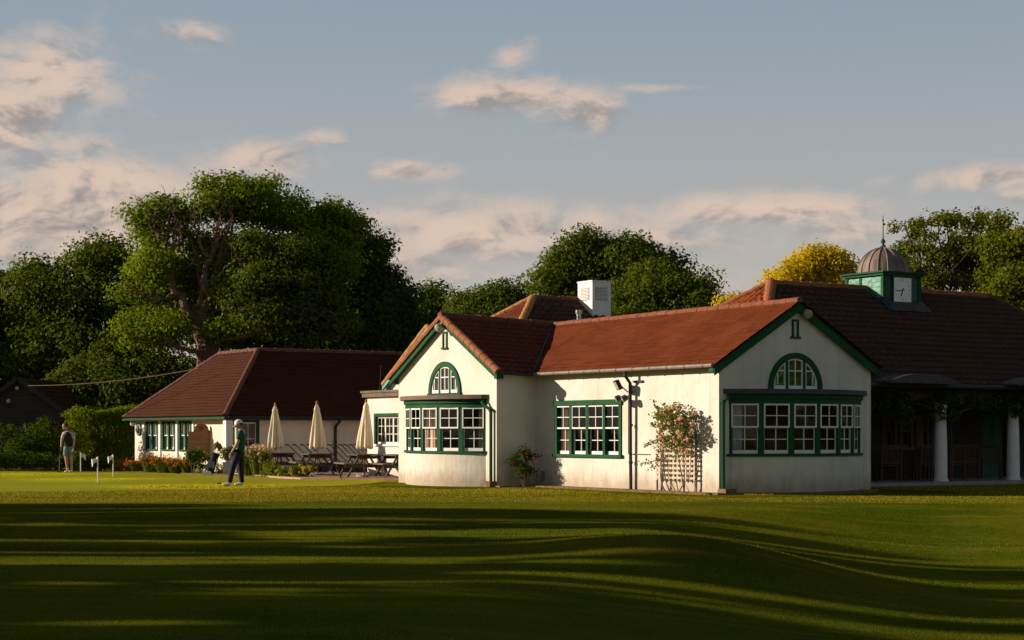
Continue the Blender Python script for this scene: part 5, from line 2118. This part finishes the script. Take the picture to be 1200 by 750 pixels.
# climbing rose on its trellis
tl = thing('trellis', 'pale square lattice trellis on the sunlit wall under the pink rose', 'trellis', BC, BROT)
mb = MB()
for k in range(10):
    v = .74 + 1.40 * k / 9
    mb.box(-.125, -.108, v - .020, v + .020, .30, 1.42 if k not in (3, 6) else 1.40)
for k in range(10):
    z = .36 + 1.02 * k / 9
    mb.box(-.142, -.126, .70, 2.18, z - .020, z + .020)
mb.build('lattice', 'lattice', tl)
for v in (.705, 2.17):
    mb = MB()
    mb.box(-.107, -.075, v - .02, v + .02, .0, 1.46)
    mb.build('post', 'wood_light', tl)
rs = thing('climbing_rose', 'pink climbing rose in full bloom on the trellis', 'rose', bw(-.15, 1.25), BROT)
rng2 = np.random.default_rng(17)
bl = [((-.16, .0, 1.52), (.22, .66, .34)), ((-.20, -.25, 1.82), (.22, .46, .26)), ((-.14, .34, 1.80), (.16, .42, .28)), ((-.12, .0, 1.18), (.12, .62, .24)), ((-.2, -.45, 1.45), (.18, .34, .30)), ((-.08, .72, 1.55), (.10, .30, .42)), ((-.08, -.05, .85), (.06, .55, .22))]
P, cen = clump_points(rng2, bl, 92, 17, .14, .2)
sp = []
for (v0, z0, v1, z1, k) in ((.5, 1.7, .95, 2.20, 16), (.55, 1.3, 1.35, 1.12, 20), (.5, .8, 1.5, .66, 12), (.4, 1.6, 1.05, 1.62, 20), (.55, 1.2, .8, .8, 12), (-.2, 1.8, -.05, 2.12, 8)):
    tq = rng2.uniform(0, 1, k * 3)
    sp.append(np.stack([np.full(k * 3, -.05) + rng2.normal(0, .03, k * 3), v0 + (v1 - v0) * tq + rng2.normal(0, .04, k * 3), z0 + (z1 - z0) * tq + rng2.normal(0, .04, k * 3)], 1))
P = np.concatenate([P] + sp)
leaf_obj('foliage', P, .07, 'leaf_rose', rs, rng2, .7)
Pc, _ = clump_points(rng2, bl[:5], 66, 1, .05, .8)
Pc = Pc[(Pc[:, 0] < -.1)]
Q = np.repeat(Pc, 10, axis=0) + rng2.normal(0, .02, (len(Pc) * 10, 3))
leaf_obj('flower', Q, .055, 'fl_pink', rs, rng2, .95)
mb = MB()
for (a, b, c) in (((-.05, -.25, 0), (-.10, -.2, .5), (-.15, 0, 1.4)), ((-.02, -.2, 0), (-.1, -.35, .6), (-.2, -.3, 1.5)), ((-.02, .30, 0), (-.08, .62, .4), (-.1, .45, 1.4)), ((0, .7, 0), (-.05, .55, .5), (-.06, .70, 1.5)), ((0, .5, 0), (-.03, .8, .3), (-.06, .6, .9)),
                  ((-.05, .5, 1.7), (-.05, .8, 1.95), (-.05, .95, 2.2)), ((-.05, .55, 1.3), (-.05, 1.0, 1.22), (-.04, 1.35, 1.12)), ((-.05, .5, .8), (-.05, 1.0, .74), (-.04, 1.5, .66)), ((-.1, -.1, 0), (-.2, -.25, .12), (-.12, -.45, .35)), ((-.1, -.1, 0), (-.2, .05, .1), (-.1, .2, .4))):
    a, b, c = V3(a), V3(b), V3(c)
    mb.tube([lerp(lerp(a, b, q / 8), lerp(b, c, q / 8), q / 8) for q in range(9)], [lerp(.020, .006, q / 8) for q in range(9)], 5)
mb.build('stem', 'stem', rs)
p_ = bw(-.62, 7.02)
t = shrub('rose_bush', 'dark rose bush with red flowers in the shaded corner of the white walls', 'rose', p_.x, p_.y, [((0, 0, .5), (.24, .22, .32)), ((.12, 0, .86), (.25, .2, .16)), ((-.30, 0, .72), (.16, .16, .13))], 800, .07, 'leaf_dark', ('fl_red', 18, .065, .6), stems=12, seed=18)
# ------------------------------------------------------------------ veranda chairs and creeper
def armchair(u, v, rz, label):
    p = bw(u, v, .10)
    t = thing('wooden_armchair', label, 'chair', p, BROT + rz, 'wooden armchairs on the shaded veranda')
    mb = MB()
    for k in range(5):
        y = -.20 + k * .10
        mb.box(-.27, .27, y - .042, y + .042, .41, .435)
    mb.build('seat', 'wood_chair', t)
    mb = MB()
    mb.bar((-.27, .27, .94), (.27, .27, .94), .03, .07)
    mb.bar((-.27, .25, .50), (.27, .25, .50), .03, .05)
    for k in range(6):
        x = -.2 + k * .08
        mb.bar((x, .252, .52), (x, .268, .91), .04, .016, up=(0, 1, 0))
    mb.build('backrest', 'wood_chair', t)
    for s in (-1, 1):
        mb = MB()
        mb.bar((s * .27, .25, 0), (s * .27, .275, .97), .05, .045, up=(0, 1, 0))
        mb.build('leg', 'wood_chair', t)
        mb = MB()
        mb.bar((s * .27, -.25, 0), (s * .27, -.25, .64), .05, .05, up=(0, 1, 0))
        mb.build('leg', 'wood_chair', t)
        mb = MB()
        mb.bar((s * .27, -.28, .655), (s * .27, .26, .655), .055, .028)
        mb.build('armrest', 'wood_chair', t)
    return t


for (u, v, rz, lab) in ((9.1, 3.7, 2.6, 'wooden armchair nearest the white gable corner on the veranda'), (10.0, 3.5, 3.3, 'wooden armchair directly left of the first white column foot'),
                        (10.75, 3.9, 3.0, 'wooden armchair half hidden behind the first white column'), (11.8, 4.0, 3.1, 'left one of the paired armchairs between the columns'),
                        (12.45, 4.05, 3.1, 'right one of the paired armchairs between the columns'), (13.35, 3.9, 2.2, 'wooden armchair turned sideways by the second white column')):
    armchair(u, v, rz, lab)
t = thing('veranda_table', 'round dark table among the armchairs on the veranda', 'table', bw(9.6, 4.5, .1), 0)
mb = MB()
mb.lathe([(.02, .70), (.45, .70), (.46, .73), (.02, .74)], (0, 0, 0), 20)
mb.build('tabletop', 'wood_dark', t)
mb = MB()
mb.lathe([(.22, 0), (.20, .04), (.05, .10), (.045, .70)], (0, 0, 0), 12)
mb.build('pedestal', 'wood_dark', t)
cr_ = thing('climbing_vine', 'dark leafy vine hanging along the veranda eaves and column tops', 'vine', BC, BROT)
rng2 = np.random.default_rng(23)
bl = [((u, 2.45 + .1 * math.sin(u * 3), 2.25 + .10 * math.sin(u * 2.1)), (.6, .30, .25 + .12 * abs(math.sin(u * 1.7)))) for u in np.arange(6.2, 17.5, .75)]
bl += [((u, 2.5, 1.95), (.45, .3, .35)) for u in (10.0, 12.9, 8.2)]
P, _ = clump_points(rng2, bl, 190, 24, .2, .2)
leaf_obj('foliage', P, .12, 'leaf_dark', cr_, rng2)
mb = MB()
mb.tube([(10.25, 2.5, .1), (10.28, 2.48, 1.0), (10.1, 2.45, 1.9), (9.0, 2.45, 2.2), (7, 2.45, 2.3)], [.03, .025, .022, .016, .01], 6)
mb.tube([(10.1, 2.45, 1.9), (11.5, 2.45, 2.2), (13.5, 2.45, 2.3), (16.5, 2.45, 2.3)], [.02, .018, .015, .01], 6)
mb.build('stem', 'bark_dark', cr_)


# ------------------------------------------------------------------ trees
def limb(mb, pts, r0, r1, rr, wig=.12, n=4):
    """a gnarled tapering limb through the given points"""
    q = []
    for i in range(len(pts) - 1):
        for j in range(n):
            q.append(lerp(V3(pts[i]), V3(pts[i + 1]), j / n))
    q.append(V3(pts[-1]))
    L = len(q) - 1
    for i in range(1, L):
        w = wig * (.4 + .6 * (1 - i / L))
        q[i] += V3((rr.uniform(-w, w), rr.uniform(-w, w), rr.uniform(-w, w) * .6))
    mb.tube(q, [lerp(r0, r1, (i / L) ** .8) for i in range(L + 1)], 8)
    return q


def tree(name, label, x, y, blobs, nclump, per, size, mat, cr=.9, trunk_r=.35, bark='bark_dark', limbs=None, nb=10, seed=1, group=None, shell=.5, trunk_h=None, keep=None):
    rng2 = np.random.default_rng(seed)
    rr = random.Random(seed)
    t = thing(name, label, 'tree', (x, y, gz(x, y) - .05), 0, group)
    P, cen, fc = clump_points(rng2, blobs, nclump, per, cr, shell, True)
    k = P[:, 2] > .15
    if keep is not None: k &= keep(P + np.array([x, y, 0]))
    leaf_obj('crown', P[k], size, mat, t, rng2, face=fc[k])
    mb = MB()
    zc = np.mean([b[0][2] for b in blobs])
    if limbs is None:
        th = trunk_h or zc * .62
        top = V3((np.mean([b[0][0] for b in blobs]) * .4, np.mean([b[0][1] for b in blobs]) * .4, th))
        limb(mb, [(0, 0, 0), top * .5 + V3((rr.uniform(-.2, .2), 0, 0)), top], trunk_r, trunk_r * .6, rr, .1)
        base = top
    else:
        for (pts, r0, r1) in limbs:
            limb(mb, pts, r0, r1, rr, .16)
        base = V3(limbs[0][0][-1])
    for i in range(nb):
        c = V3(cen[rng2.integers(len(cen))])
        m_ = lerp(base, c, .5) + V3((rr.uniform(-.4, .4), rr.uniform(-.4, .4), rr.uniform(.0, .5)))
        q = limb(mb, [base, m_, c], trunk_r * .34, .03, rr, .16, 4)
        for k in range(2):
            c2 = V3(cen[rng2.integers(len(cen))])
            if (c2 - m_).length < 3.5:
                limb(mb, [q[4], lerp(q[4], c2, .55) + V3((0, 0, rr.uniform(-.1, .3))), c2], trunk_r * .17, .02, rr, .1, 3)
    mb.build('trunk', bark, t)
    return t


def pxblobs(x, Y, lst):
    """crown lobes (photo column, row, half width, half height, depth offset, half depth) as local ellipsoids at their true distance"""
    out = []
    for (px, py, rx, ry, dy, ryy) in lst:
        p = at(px, py, Y + dy)
        k = (Y + dy) / F
        out.append(((p.x - x, dy, p.z), (rx * k, ryy, ry * k)))
    return out


def ragged(blobs, seed, k=4):
    """every crown lobe throws smaller boughs out of its surface, so that the outline breaks up"""
    r = random.Random(seed)
    out = []
    for (c, rad) in blobs:
        out.append((c, tuple(q * .80 for q in rad)))
        for _ in range(k + 3):
            d = V3((r.uniform(-1, 1), r.uniform(-1, .6), r.uniform(-.5, 1))).normalized()
            f = r.uniform(.18, .46)
            out.append(((c[0] + d.x * rad[0] * .88, c[1] + d.y * rad[1] * .88, c[2] + d.z * rad[2] * .92), (rad[0] * f, rad[1] * f, rad[2] * f * .85)))
    return out


# the old oak, half bare, with its limbs showing
OY = 79.0
ox = gx(242, OY)


def ol(*pts):
    return [at(px, py, OY + d) - V3((ox, OY, 0)) for px, py, d in pts]


oak_limbs = [([V3((0, 0, 0))] + ol((243, 420, 0), (240, 392, 0), (239, 372, 0)), .62, .42),
             (ol((240, 392, 0), (222, 366, -.3), (205, 342, -.5), (199, 315, -.5), (203, 287, -.6), (207, 262, -.4)), .26, .05),
             (ol((239, 372, 0), (244, 346, -.3), (242, 316, -.4), (250, 292, -.6), (254, 271, -.6), (258, 250, -.2)), .24, .045),
             (ol((251, 290, -.6), (262, 270, -.9), (273, 258, -.9)), .09, .02),
             (ol((254, 325, -.4), (272, 308, -1.2), (294, 292, -1.5)), .10, .02),
             (ol((243, 405, 0), (262, 398, -1.2), (288, 391, -1.8), (330, 387, -2.0)), .16, .03),
             (ol((242, 416, 0), (222, 410, -1.2), (198, 403, -1.8), (150, 394, -2.0)), .15, .03),
             (ol((203, 290, -.5), (186, 276, -1), (176, 262, -1), (174, 246, -.8)), .10, .02),
             (ol((203, 290, -.5), (212, 276, -1), (206, 256, -1)), .10, .03),
             (ol((200, 345, -.5), (184, 350, -1.4), (165, 346, -1.6)), .11, .02),
             (ol((246, 355, 0), (262, 352, -1.2), (278, 346, -1.5)), .11, .03),
             (ol((244, 300, -.5), (234, 280, -1), (232, 262, -1)), .10, .02)]
_rt = random.Random(77)
for (pts, r0, r1) in list(oak_limbs)[1:]:
    for k in range(4):
        q = _rt.uniform(.25, 1) * (len(pts) - 1)
        i0 = min(int(q), len(pts) - 2)
        p0 = lerp(V3(pts[i0]), V3(pts[i0 + 1]), q - i0)
        d0 = (V3(pts[i0 + 1]) - V3(pts[i0])).normalized()
        d1 = (d0 + V3((_rt.uniform(-1.1, 1.1), _rt.uniform(-.9, .3), _rt.uniform(-.2, 1.0)))).normalized()
        L_ = _rt.uniform(.7, 1.8)
        p1 = p0 + d1 * L_ * .5
        p2 = p1 + (d1 + V3((_rt.uniform(-.7, .7), _rt.uniform(-.4, .4), _rt.uniform(-.1, .8)))).normalized() * L_ * .6
        oak_limbs.append(([p0, p1, p2], .035, .008))
        p3 = p1 + (d1 + V3((_rt.uniform(-1, 1), _rt.uniform(-.4, .4), _rt.uniform(-.3, .8)))).normalized() * L_ * .45
        oak_limbs.append(([p1, lerp(p1, p3, .5), p3], .018, .006))
blobs = pxblobs(ox, OY, [(300, 240, 46, 28, 1.5, 2.2), (270, 232, 40, 24, 1.5, 2), (350, 245, 44, 28, 2, 2.2), (390, 262, 34, 28, 2, 2), (330, 290, 60, 40, 2.0, 2.2), (395, 300, 34, 34, 2.5, 2),
                         (200, 255, 30, 22, .5, 1.2), (185, 285, 36, 26, .6, 1.2), (160, 250, 14, 8, 0, .6), (250, 262, 46, 24, 1.6, 1.4), (172, 330, 40, 34, 1.2, 1.3), (290, 350, 54, 40, 1.0, 1.6), (225, 300, 44, 26, 1.8, 1.0),
                         (170, 385, 46, 24, -1, 1.2), (172, 305, 26, 24, -1.0, .6), (292, 330, 30, 30, -1.2, .7), (275, 378, 36, 16, -1.3, .7), (330, 372, 60, 28, -.6, 1.4), (215, 335, 34, 30, 2.0, .8), (275, 300, 40, 34, 1.2, 1.2)])
tree('oak_tree', 'broad old oak with bare sunlit limbs showing through thin foliage above the hut', ox, OY, ragged(blobs, 5, 3), 560, 130, .175, 'leaf_oak', .62, .5, 'bark', oak_limbs, 12, 31, None, .45)



def bgtree(name, label, px, Y, lobes, ncl, per, size, mat, cr, tr=.3, seed=1, group=None, nb=8, bark='bark_dark', shell=.5):
    x = gx(px, Y)
    return tree(name, label, x, Y, ragged(pxblobs(x, Y, lobes), seed), int(ncl * .8), int(per * 1.35), size * .88, mat, cr * .92, tr, bark, None, nb, seed, group, shell)


GRP = 'trees behind the hut'
bgtree('oak_tree', 'dense oak with layered dark boughs left of the bare limbed oak', 95, 88, [(95, 320, 44, 34, 0, 2.5), (60, 350, 40, 40, -1, 2.2), (125, 355, 44, 44, -1, 2.5), (90, 400, 60, 46, -1.5, 2.6), (40, 420, 40, 40, -1, 2.4), (140, 420, 50, 40, -2, 2), (130, 305, 30, 22, 1, 1.5)], 330, 110, .24, 'leaf_mid', .95, .4, 41, GRP)
bgtree('oak_tree', 'leafy tree cut by the left edge of the photo above the cabin', 18, 90, [(20, 340, 34, 32, 0, 2.2), (0, 385, 44, 48, 0, 2.4), (45, 375, 34, 36, 0, 2), (10, 440, 60, 46, 0, 2.4)], 240, 105, .25, 'leaf_dark', .95, .35, 42, GRP)
bgtree('maple_tree', 'bright green leafy tree low behind the hedge and hut roof', 165, 82, [(165, 405, 46, 30, 0, 1.8), (120, 445, 40, 40, -.5, 1.8), (190, 440, 44, 34, -.5, 1.6), (150, 470, 60, 30, -1, 1.6), (95, 460, 36, 34, 0, 1.6)], 300, 110, .20, 'leaf_mid', .7, .28, 43, GRP)
bgtree('maple_tree', 'fresh green leafy tree standing close against the right flank of the old oak', 338, 77.5, [(322, 330, 30, 26, 0, 1.2), (345, 300, 22, 18, .4, 1), (296, 362, 28, 24, 0, 1.1), (352, 372, 52, 24, 0, 1.6), (378, 318, 24, 20, .4, 1.2), (304, 292, 14, 16, .3, .8), (365, 345, 30, 20, 0, 1.2)], 300, 100, .19, 'leaf_mid', .65, .25, 47, GRP)
bgtree('oak_tree', 'dark rounded tree crowding the right side of the bare limbed oak', 405, 86, [(400, 290, 36, 34, 1, 2.4), (420, 330, 34, 40, 1, 2.4), (370, 340, 44, 46, 0, 2.6), (410, 385, 50, 40, 0, 2.6), (430, 300, 20, 24, 2, 2)], 330, 110, .24, 'leaf_dark', .9, .4, 44, GRP)
bgtree('oak_tree', 'darkest tree sloping down to the left gable of the clubhouse', 462, 90, [(438, 342, 26, 32, 0, 2.4), (455, 372, 26, 32, 0, 2.4), (466, 345, 10, 22, 0, 1.2), (430, 400, 44, 40, 0, 2.6), (464, 400, 24, 30, 0, 2.4)], 250, 105, .25, 'leaf_dark', .9, .35, 45, GRP)
bgtree('oak_tree', 'thick crown filling the gap behind the hut ridge', 330, 92, [(330, 390, 70, 34, 0, 2.4), (260, 385, 50, 36, 0, 2.4), (390, 400, 50, 30, 0, 2.4), (320, 330, 70, 50, 0, 2.6), (215, 360, 60, 50, 2, 2.5)], 300, 100, .27, 'leaf_mid', 1.0, .4, 46, GRP)
G2 = 'distant trees behind the clubhouse roofs'
bgtree('small_tree', 'small dark tree just right of the left gable peak', 512, 105, [(512, 360, 20, 18, 0, 2), (495, 385, 24, 20, 0, 2), (525, 385, 26, 20, 0, 2), (512, 420, 40, 30, 0, 2)], 120, 100, .26, 'leaf_dark', .9, .22, 51, G2)
bgtree('small_tree', 'small lit tree with three round tufts left of the hipped roof', 575, 100, [(572, 350, 18, 14, 0, 1.8), (600, 350, 14, 12, 0, 1.5), (552, 362, 18, 16, 0, 1.8), (585, 372, 36, 18, 0, 2), (560, 400, 50, 26, 0, 2)], 150, 100, .23, 'leaf_mid', .75, .22, 52, G2)
bgtree('plane_tree', 'tall broad dark crown directly behind the white louvred stack', 712, 98, [(712, 300, 46, 24, 0, 3), (670, 318, 34, 28, 0, 2.6), (755, 312, 36, 28, 0, 2.6), (720, 335, 70, 36, 0, 3), (690, 290, 26, 14, 0, 2), (650, 345, 26, 30, 0, 2), (780, 325, 20, 18, 0, 2), (720, 375, 90, 30, 0, 3)], 380, 110, .25, 'leaf_mid', .95, .45, 53, G2)
bgtree('maple_tree', 'rounded lighter green crown right of the white louvred stack', 785, 88, [(770, 340, 34, 26, 0, 2.4), (805, 345, 32, 28, 0, 2.4), (785, 370, 56, 30, 0, 2.6), (745, 360, 28, 26, 0, 2), (815, 370, 26, 26, 0, 2)], 300, 110, .21, 'leaf_mid', .75, .35, 54, G2)
bgtree('golden_tree', 'bright golden yellow tree behind the hall roof ridge', 950, 84, [(965, 316, 40, 20, 0, 2), (932, 326, 26, 16, 0, 2), (985, 308, 22, 14, 0, 1.8), (912, 340, 16, 12, 0, 1.6), (862, 353, 12, 6, 0, 1), (955, 350, 56, 24, 0, 2)], 230, 110, .19, 'leaf_gold', .62, .3, 55, G2)
bgtree('robinia_tree', 'airy tree with layered olive sprays rising right of the clock turret', 1095, 72, [(1070, 262, 20, 13, 0, 1.2), (1095, 270, 40, 22, 0, 1.8), (1130, 262, 22, 14, 0, 1.3), (1085, 300, 34, 20, 0, 1.6), (1125, 295, 36, 22, .5, 1.8), (1100, 330, 40, 14, 0, 1.6), (1060, 318, 20, 14, 0, 1.2)], 190, 36, .17, 'leaf_olive', .40, .24, 56, 'airy trees right of the clock turret', 16, 'bark_dark', .3)
bgtree('robinia_tree', 'airy olive tree with bare stem between turret tree and photo edge', 1150, 74, [(1155, 262, 26, 15, 0, 1.5), (1150, 295, 40, 22, 0, 1.8), (1135, 320, 30, 16, 0, 1.4), (1170, 280, 26, 16, 0, 1.5), (1160, 330, 34, 14, 0, 1.5)], 185, 36, .17, 'leaf_olive', .40, .24, 57, 'airy trees right of the clock turret', 16, 'bark_dark', .3)
bgtree('maple_tree', 'darker dense tree at the right edge above the hall roof', 1195, 70, [(1195, 290, 30, 24, 0, 1.8), (1185, 325, 34, 24, 0, 1.8), (1215, 330, 44, 40, 0, 2), (1180, 360, 36, 18, 0, 1.6), (1230, 290, 40, 40, 0, 2)], 260, 100, .18, 'leaf_olive', .6, .3, 58, 'airy trees right of the clock turret')

# clipped hedge and dark shrubbery at the far left
rng2 = np.random.default_rng(61)


def hedge(name, label, px0, px1, Y, depth, py_top, n, size, mat, seed, cr=.0):
    rng2 = np.random.default_rng(seed)
    x0, x1 = gx(px0, Y), gx(px1, Y)
    H = at(0, py_top, Y).z
    t = thing(name, label, 'hedge', ((x0 + x1) / 2, Y + depth / 2, 0), 0)
    w = (x1 - x0) / 2
    m = n
    side = rng2.integers(0, 5, m)
    P = np.stack([rng2.uniform(-w, w, m), rng2.uniform(-depth / 2, depth / 2, m), rng2.uniform(.02, H, m)], 1)
    P[side <= 1, 1] = -depth / 2
    P[side == 2, 0] = -w
    P[side == 3, 2] = H
    P[side == 4, 0] = w
    bumpy = .07 * np.sin(P[:, [0]] * 3.1 + P[:, [2]] * 2.3) + .05 * np.sin(P[:, [2]] * 6 + P[:, [1]] * 4)
    P += bumpy + rng2.normal(0, .055, P.shape)
    leaf_obj('foliage', P, size, mat, t, rng2)
    mb = MB()
    mb.box(-w + .22, w - .22, -depth / 2 + .22, depth / 2 - .22, 0, H - .22)
    mb.build('inner_twigs', 'bark_dark', t)
    return t


hedge('clipped_hedge', 'tall clipped hedge lit green between cabin and hut', 93, 153, 71.0, 2.0, 481, 28000, .085, 'leaf_hedge', 62)
sh_l = [(2, 69.0, [((0, 0, .9), (.9, .6, .9))], 'dark rounded shrub at the left edge of the photo', 'leaf_dark'),
        (28, 68.2, [((0, 0, .7), (.7, .6, .7)), ((.4, 0, 1.3), (.35, .3, .4))], 'dark shrub with a lit top before the cabin boards', 'leaf_dark'),
        (52, 69.2, [((0, 0, 1.0), (.6, .6, 1.0))], 'tall narrow dark shrub right of the cabin lamps', 'leaf_dark'),
        (88, 69.5, [((0, 0, 1.3), (.6, .6, 1.1)), ((.1, 0, 2.1), (.35, .3, .3))], 'loose leafy shrub between cabin and clipped hedge', 'leaf_hedge'),
        (15, 66.8, [((0, 0, .35), (1.2, .4, .35))], 'low dark planting along the far edge of the green', 'leaf_dark'),
        (62, 67.0, [((0, 0, .30), (1.1, .4, .32))], 'low planting with a few orange blooms behind the golfer in shorts', 'leaf_dark'),
        (112, 66.2, [((0, 0, .26), (.9, .35, .28))], 'low dark planting at the foot of the clipped hedge', 'leaf_dark')]
for i, (px, Y, bl, lab, mt) in enumerate(sh_l):
    shrub('shrub', lab, 'shrub', gx(px, Y), Y, bl, 2600 if i < 4 else 1100, .10, mt, ('fl_orange', 10, .09, .3) if i in (5, 2) else None, 8, 'shrubs at the far left', .22, 0, 70 + i, .4)
# more hedging closes the view between the buildings
hedge('dark_hedge', 'dark hedge beyond the cabin closing the left background', -60, 100, 76, 1.6, 470, 16000, .12, 'leaf_dark', 81)

# the row of trees west of the lawn, whose long shadows lie over it
rq = random.Random(9)
row = [(-30.5, 34.4, 37.6, 8.2), (-29, 30.8, 35.0, 10.6), (-31, 28.0, 31.4, 11.9), (-29.5, 24.8, 28.6, 13.2), (-31.5, 21.4, 25.3, 13.6), (-29, 18.2, 22.0, 13.4), (-31, 15.0, 18.9, 13.4), (-29.5, 11.6, 15.6, 13.6), (-31, 7.0, 12.2, 13.5), (-29, 1.5, 7.4, 13.0), (-31, -5, 2, 13), (-29, -12, -5, 13)]
# openings cut in the crowns to shape the light: (from x, to x, y, half width) of the light each one lets through to the lawn
GAPS = [(-3.8, 2.8, 24.6, 1.45), (-6.2, -1.9, 19.2, .36), (-8.6, -6.2, 27.3, .4), (-2.4, -1.1, 21.7, .3), (-4.5, -3.3, 16.35, .3), (-2.7, -1.4, 15.9, .3), (-3.4, -1.9, 13.0, .3),
        (-.6, 3.4, 17.6, .26), (.6, 4.6, 16.2, .20), (2.4, 6, 21.8, .06), (2.6, 10, 27.8, .2)]

_rg = random.Random(44)
for k in range(16):  # extra narrow openings invented for softer streaks of light
    xa, yc = _rg.uniform(-10, 6), _rg.uniform(19, 35) if k % 6 else _rg.uniform(14, 19)
    GAPS.append((xa, xa + _rg.uniform(2, 7), yc, _rg.uniform(.07, .17)))


def lets_light(P):
    Xg = P[:, 0] + P[:, 2] / math.tan(R(SUN_EL)) * .9956
    Yg = P[:, 1] - .09375 * (Xg - P[:, 0])
    k = np.ones(len(P), bool)
    for (xa, xb, yc, hw_) in GAPS:
        e = np.clip(np.minimum(Xg - xa, xb - Xg) / 1.2, 0, 1) ** .5
        k &= ~(np.abs(Yg - yc + .10 * np.sin(Xg * 1.3 + yc)) < (hw_ * (1 + .45 * np.sin(Xg * 2.3 + yc * 5) * np.sin(Xg * .9 + yc)) + .06) * e)
    return k


wds = ['first', 'second', 'third', 'fourth', 'fifth', 'sixth', 'seventh', 'eighth', 'ninth', 'tenth', 'eleventh', 'twelfth']


def shade_tree(name, label, x, y0, y1, h, seed, group, ncl=150, size=.40, low=.2, keep=None):
    r = (y1 - y0) / 2
    y = (y0 + y1) / 2
    ry = max(.35, r - .30)
    bl = []
    for k in range(9):
        f = low + (.93 - low) * k / 8
        bl.append(((rq.uniform(-1.0, 1.0), rq.uniform(-.12, .12) * r, h * f), (2.2 + .8 * rq.random(), ry * (1 if f < .8 else .75), h * .075)))
    return tree(name, label, x, y, bl, ncl, 120, size, 'leaf_mid', .62, .26, 'bark_dark', None, 5, seed, group, .1, None, keep)


for i, (x, y0, y1, h) in enumerate(row):
    shade_tree('lime_tree', 'tall leafy lime tree west of the lawn, %s of the row from the hut end' % wds[i], x, y0, y1, h, 90 + i, 'trees along the west side of the lawn', int(64 * (y1 - y0)), .27, .2, lets_light)
shade_tree('birch_tree', 'sparse birch tree west of the low hut beyond the cabin', -36, 65.6, 70, 8.4, 120, None, 60, .28, .3)

# added unseen trees east of the lawn, darkening reflections in the shaded gable panes
re_ = random.Random(21)
for i in range(9):
    y = -34 + i * 13 + re_.uniform(-2, 2)
    x = 52 + re_.uniform(-6, 8)
    h = re_.uniform(6.5, 10)
    bl = [((re_.uniform(-2, 2), re_.uniform(-3, 3), h * f), (3.4, 4.4, h * .17)) for f in (.3, .5, .62, .82)]
    tree('oak_tree', 'broad oak east of the lawn, %s of its belt from the south end' % wds[i], x, y, bl, 60, 60, .75, 'leaf_mid', 1.5, .35, 'bark_dark', None, 4, 150 + i, 'trees along the east side of the lawn', .3)

# trees that carry the wood on past the left edge of the view
for i in range(7):
    px = -70 - i * 105
    Y = 92 - 3 * (i % 3)
    bgtree('oak_tree', 'oak of the wood beyond the cabin, %s one past the left edge' % wds[i], px, Y, [(px, 350 - 12 * (i % 2), 62, 46, 0, 2.6), (px - 40, 400, 60, 50, 0, 2.6), (px + 45, 405, 60, 50, -1, 2.6), (px, 455, 90, 50, -1, 2.6)], 130, 70, .40, 'leaf_mid', 1.2, .4, 200 + i, 'wood beyond the cabin', 4)
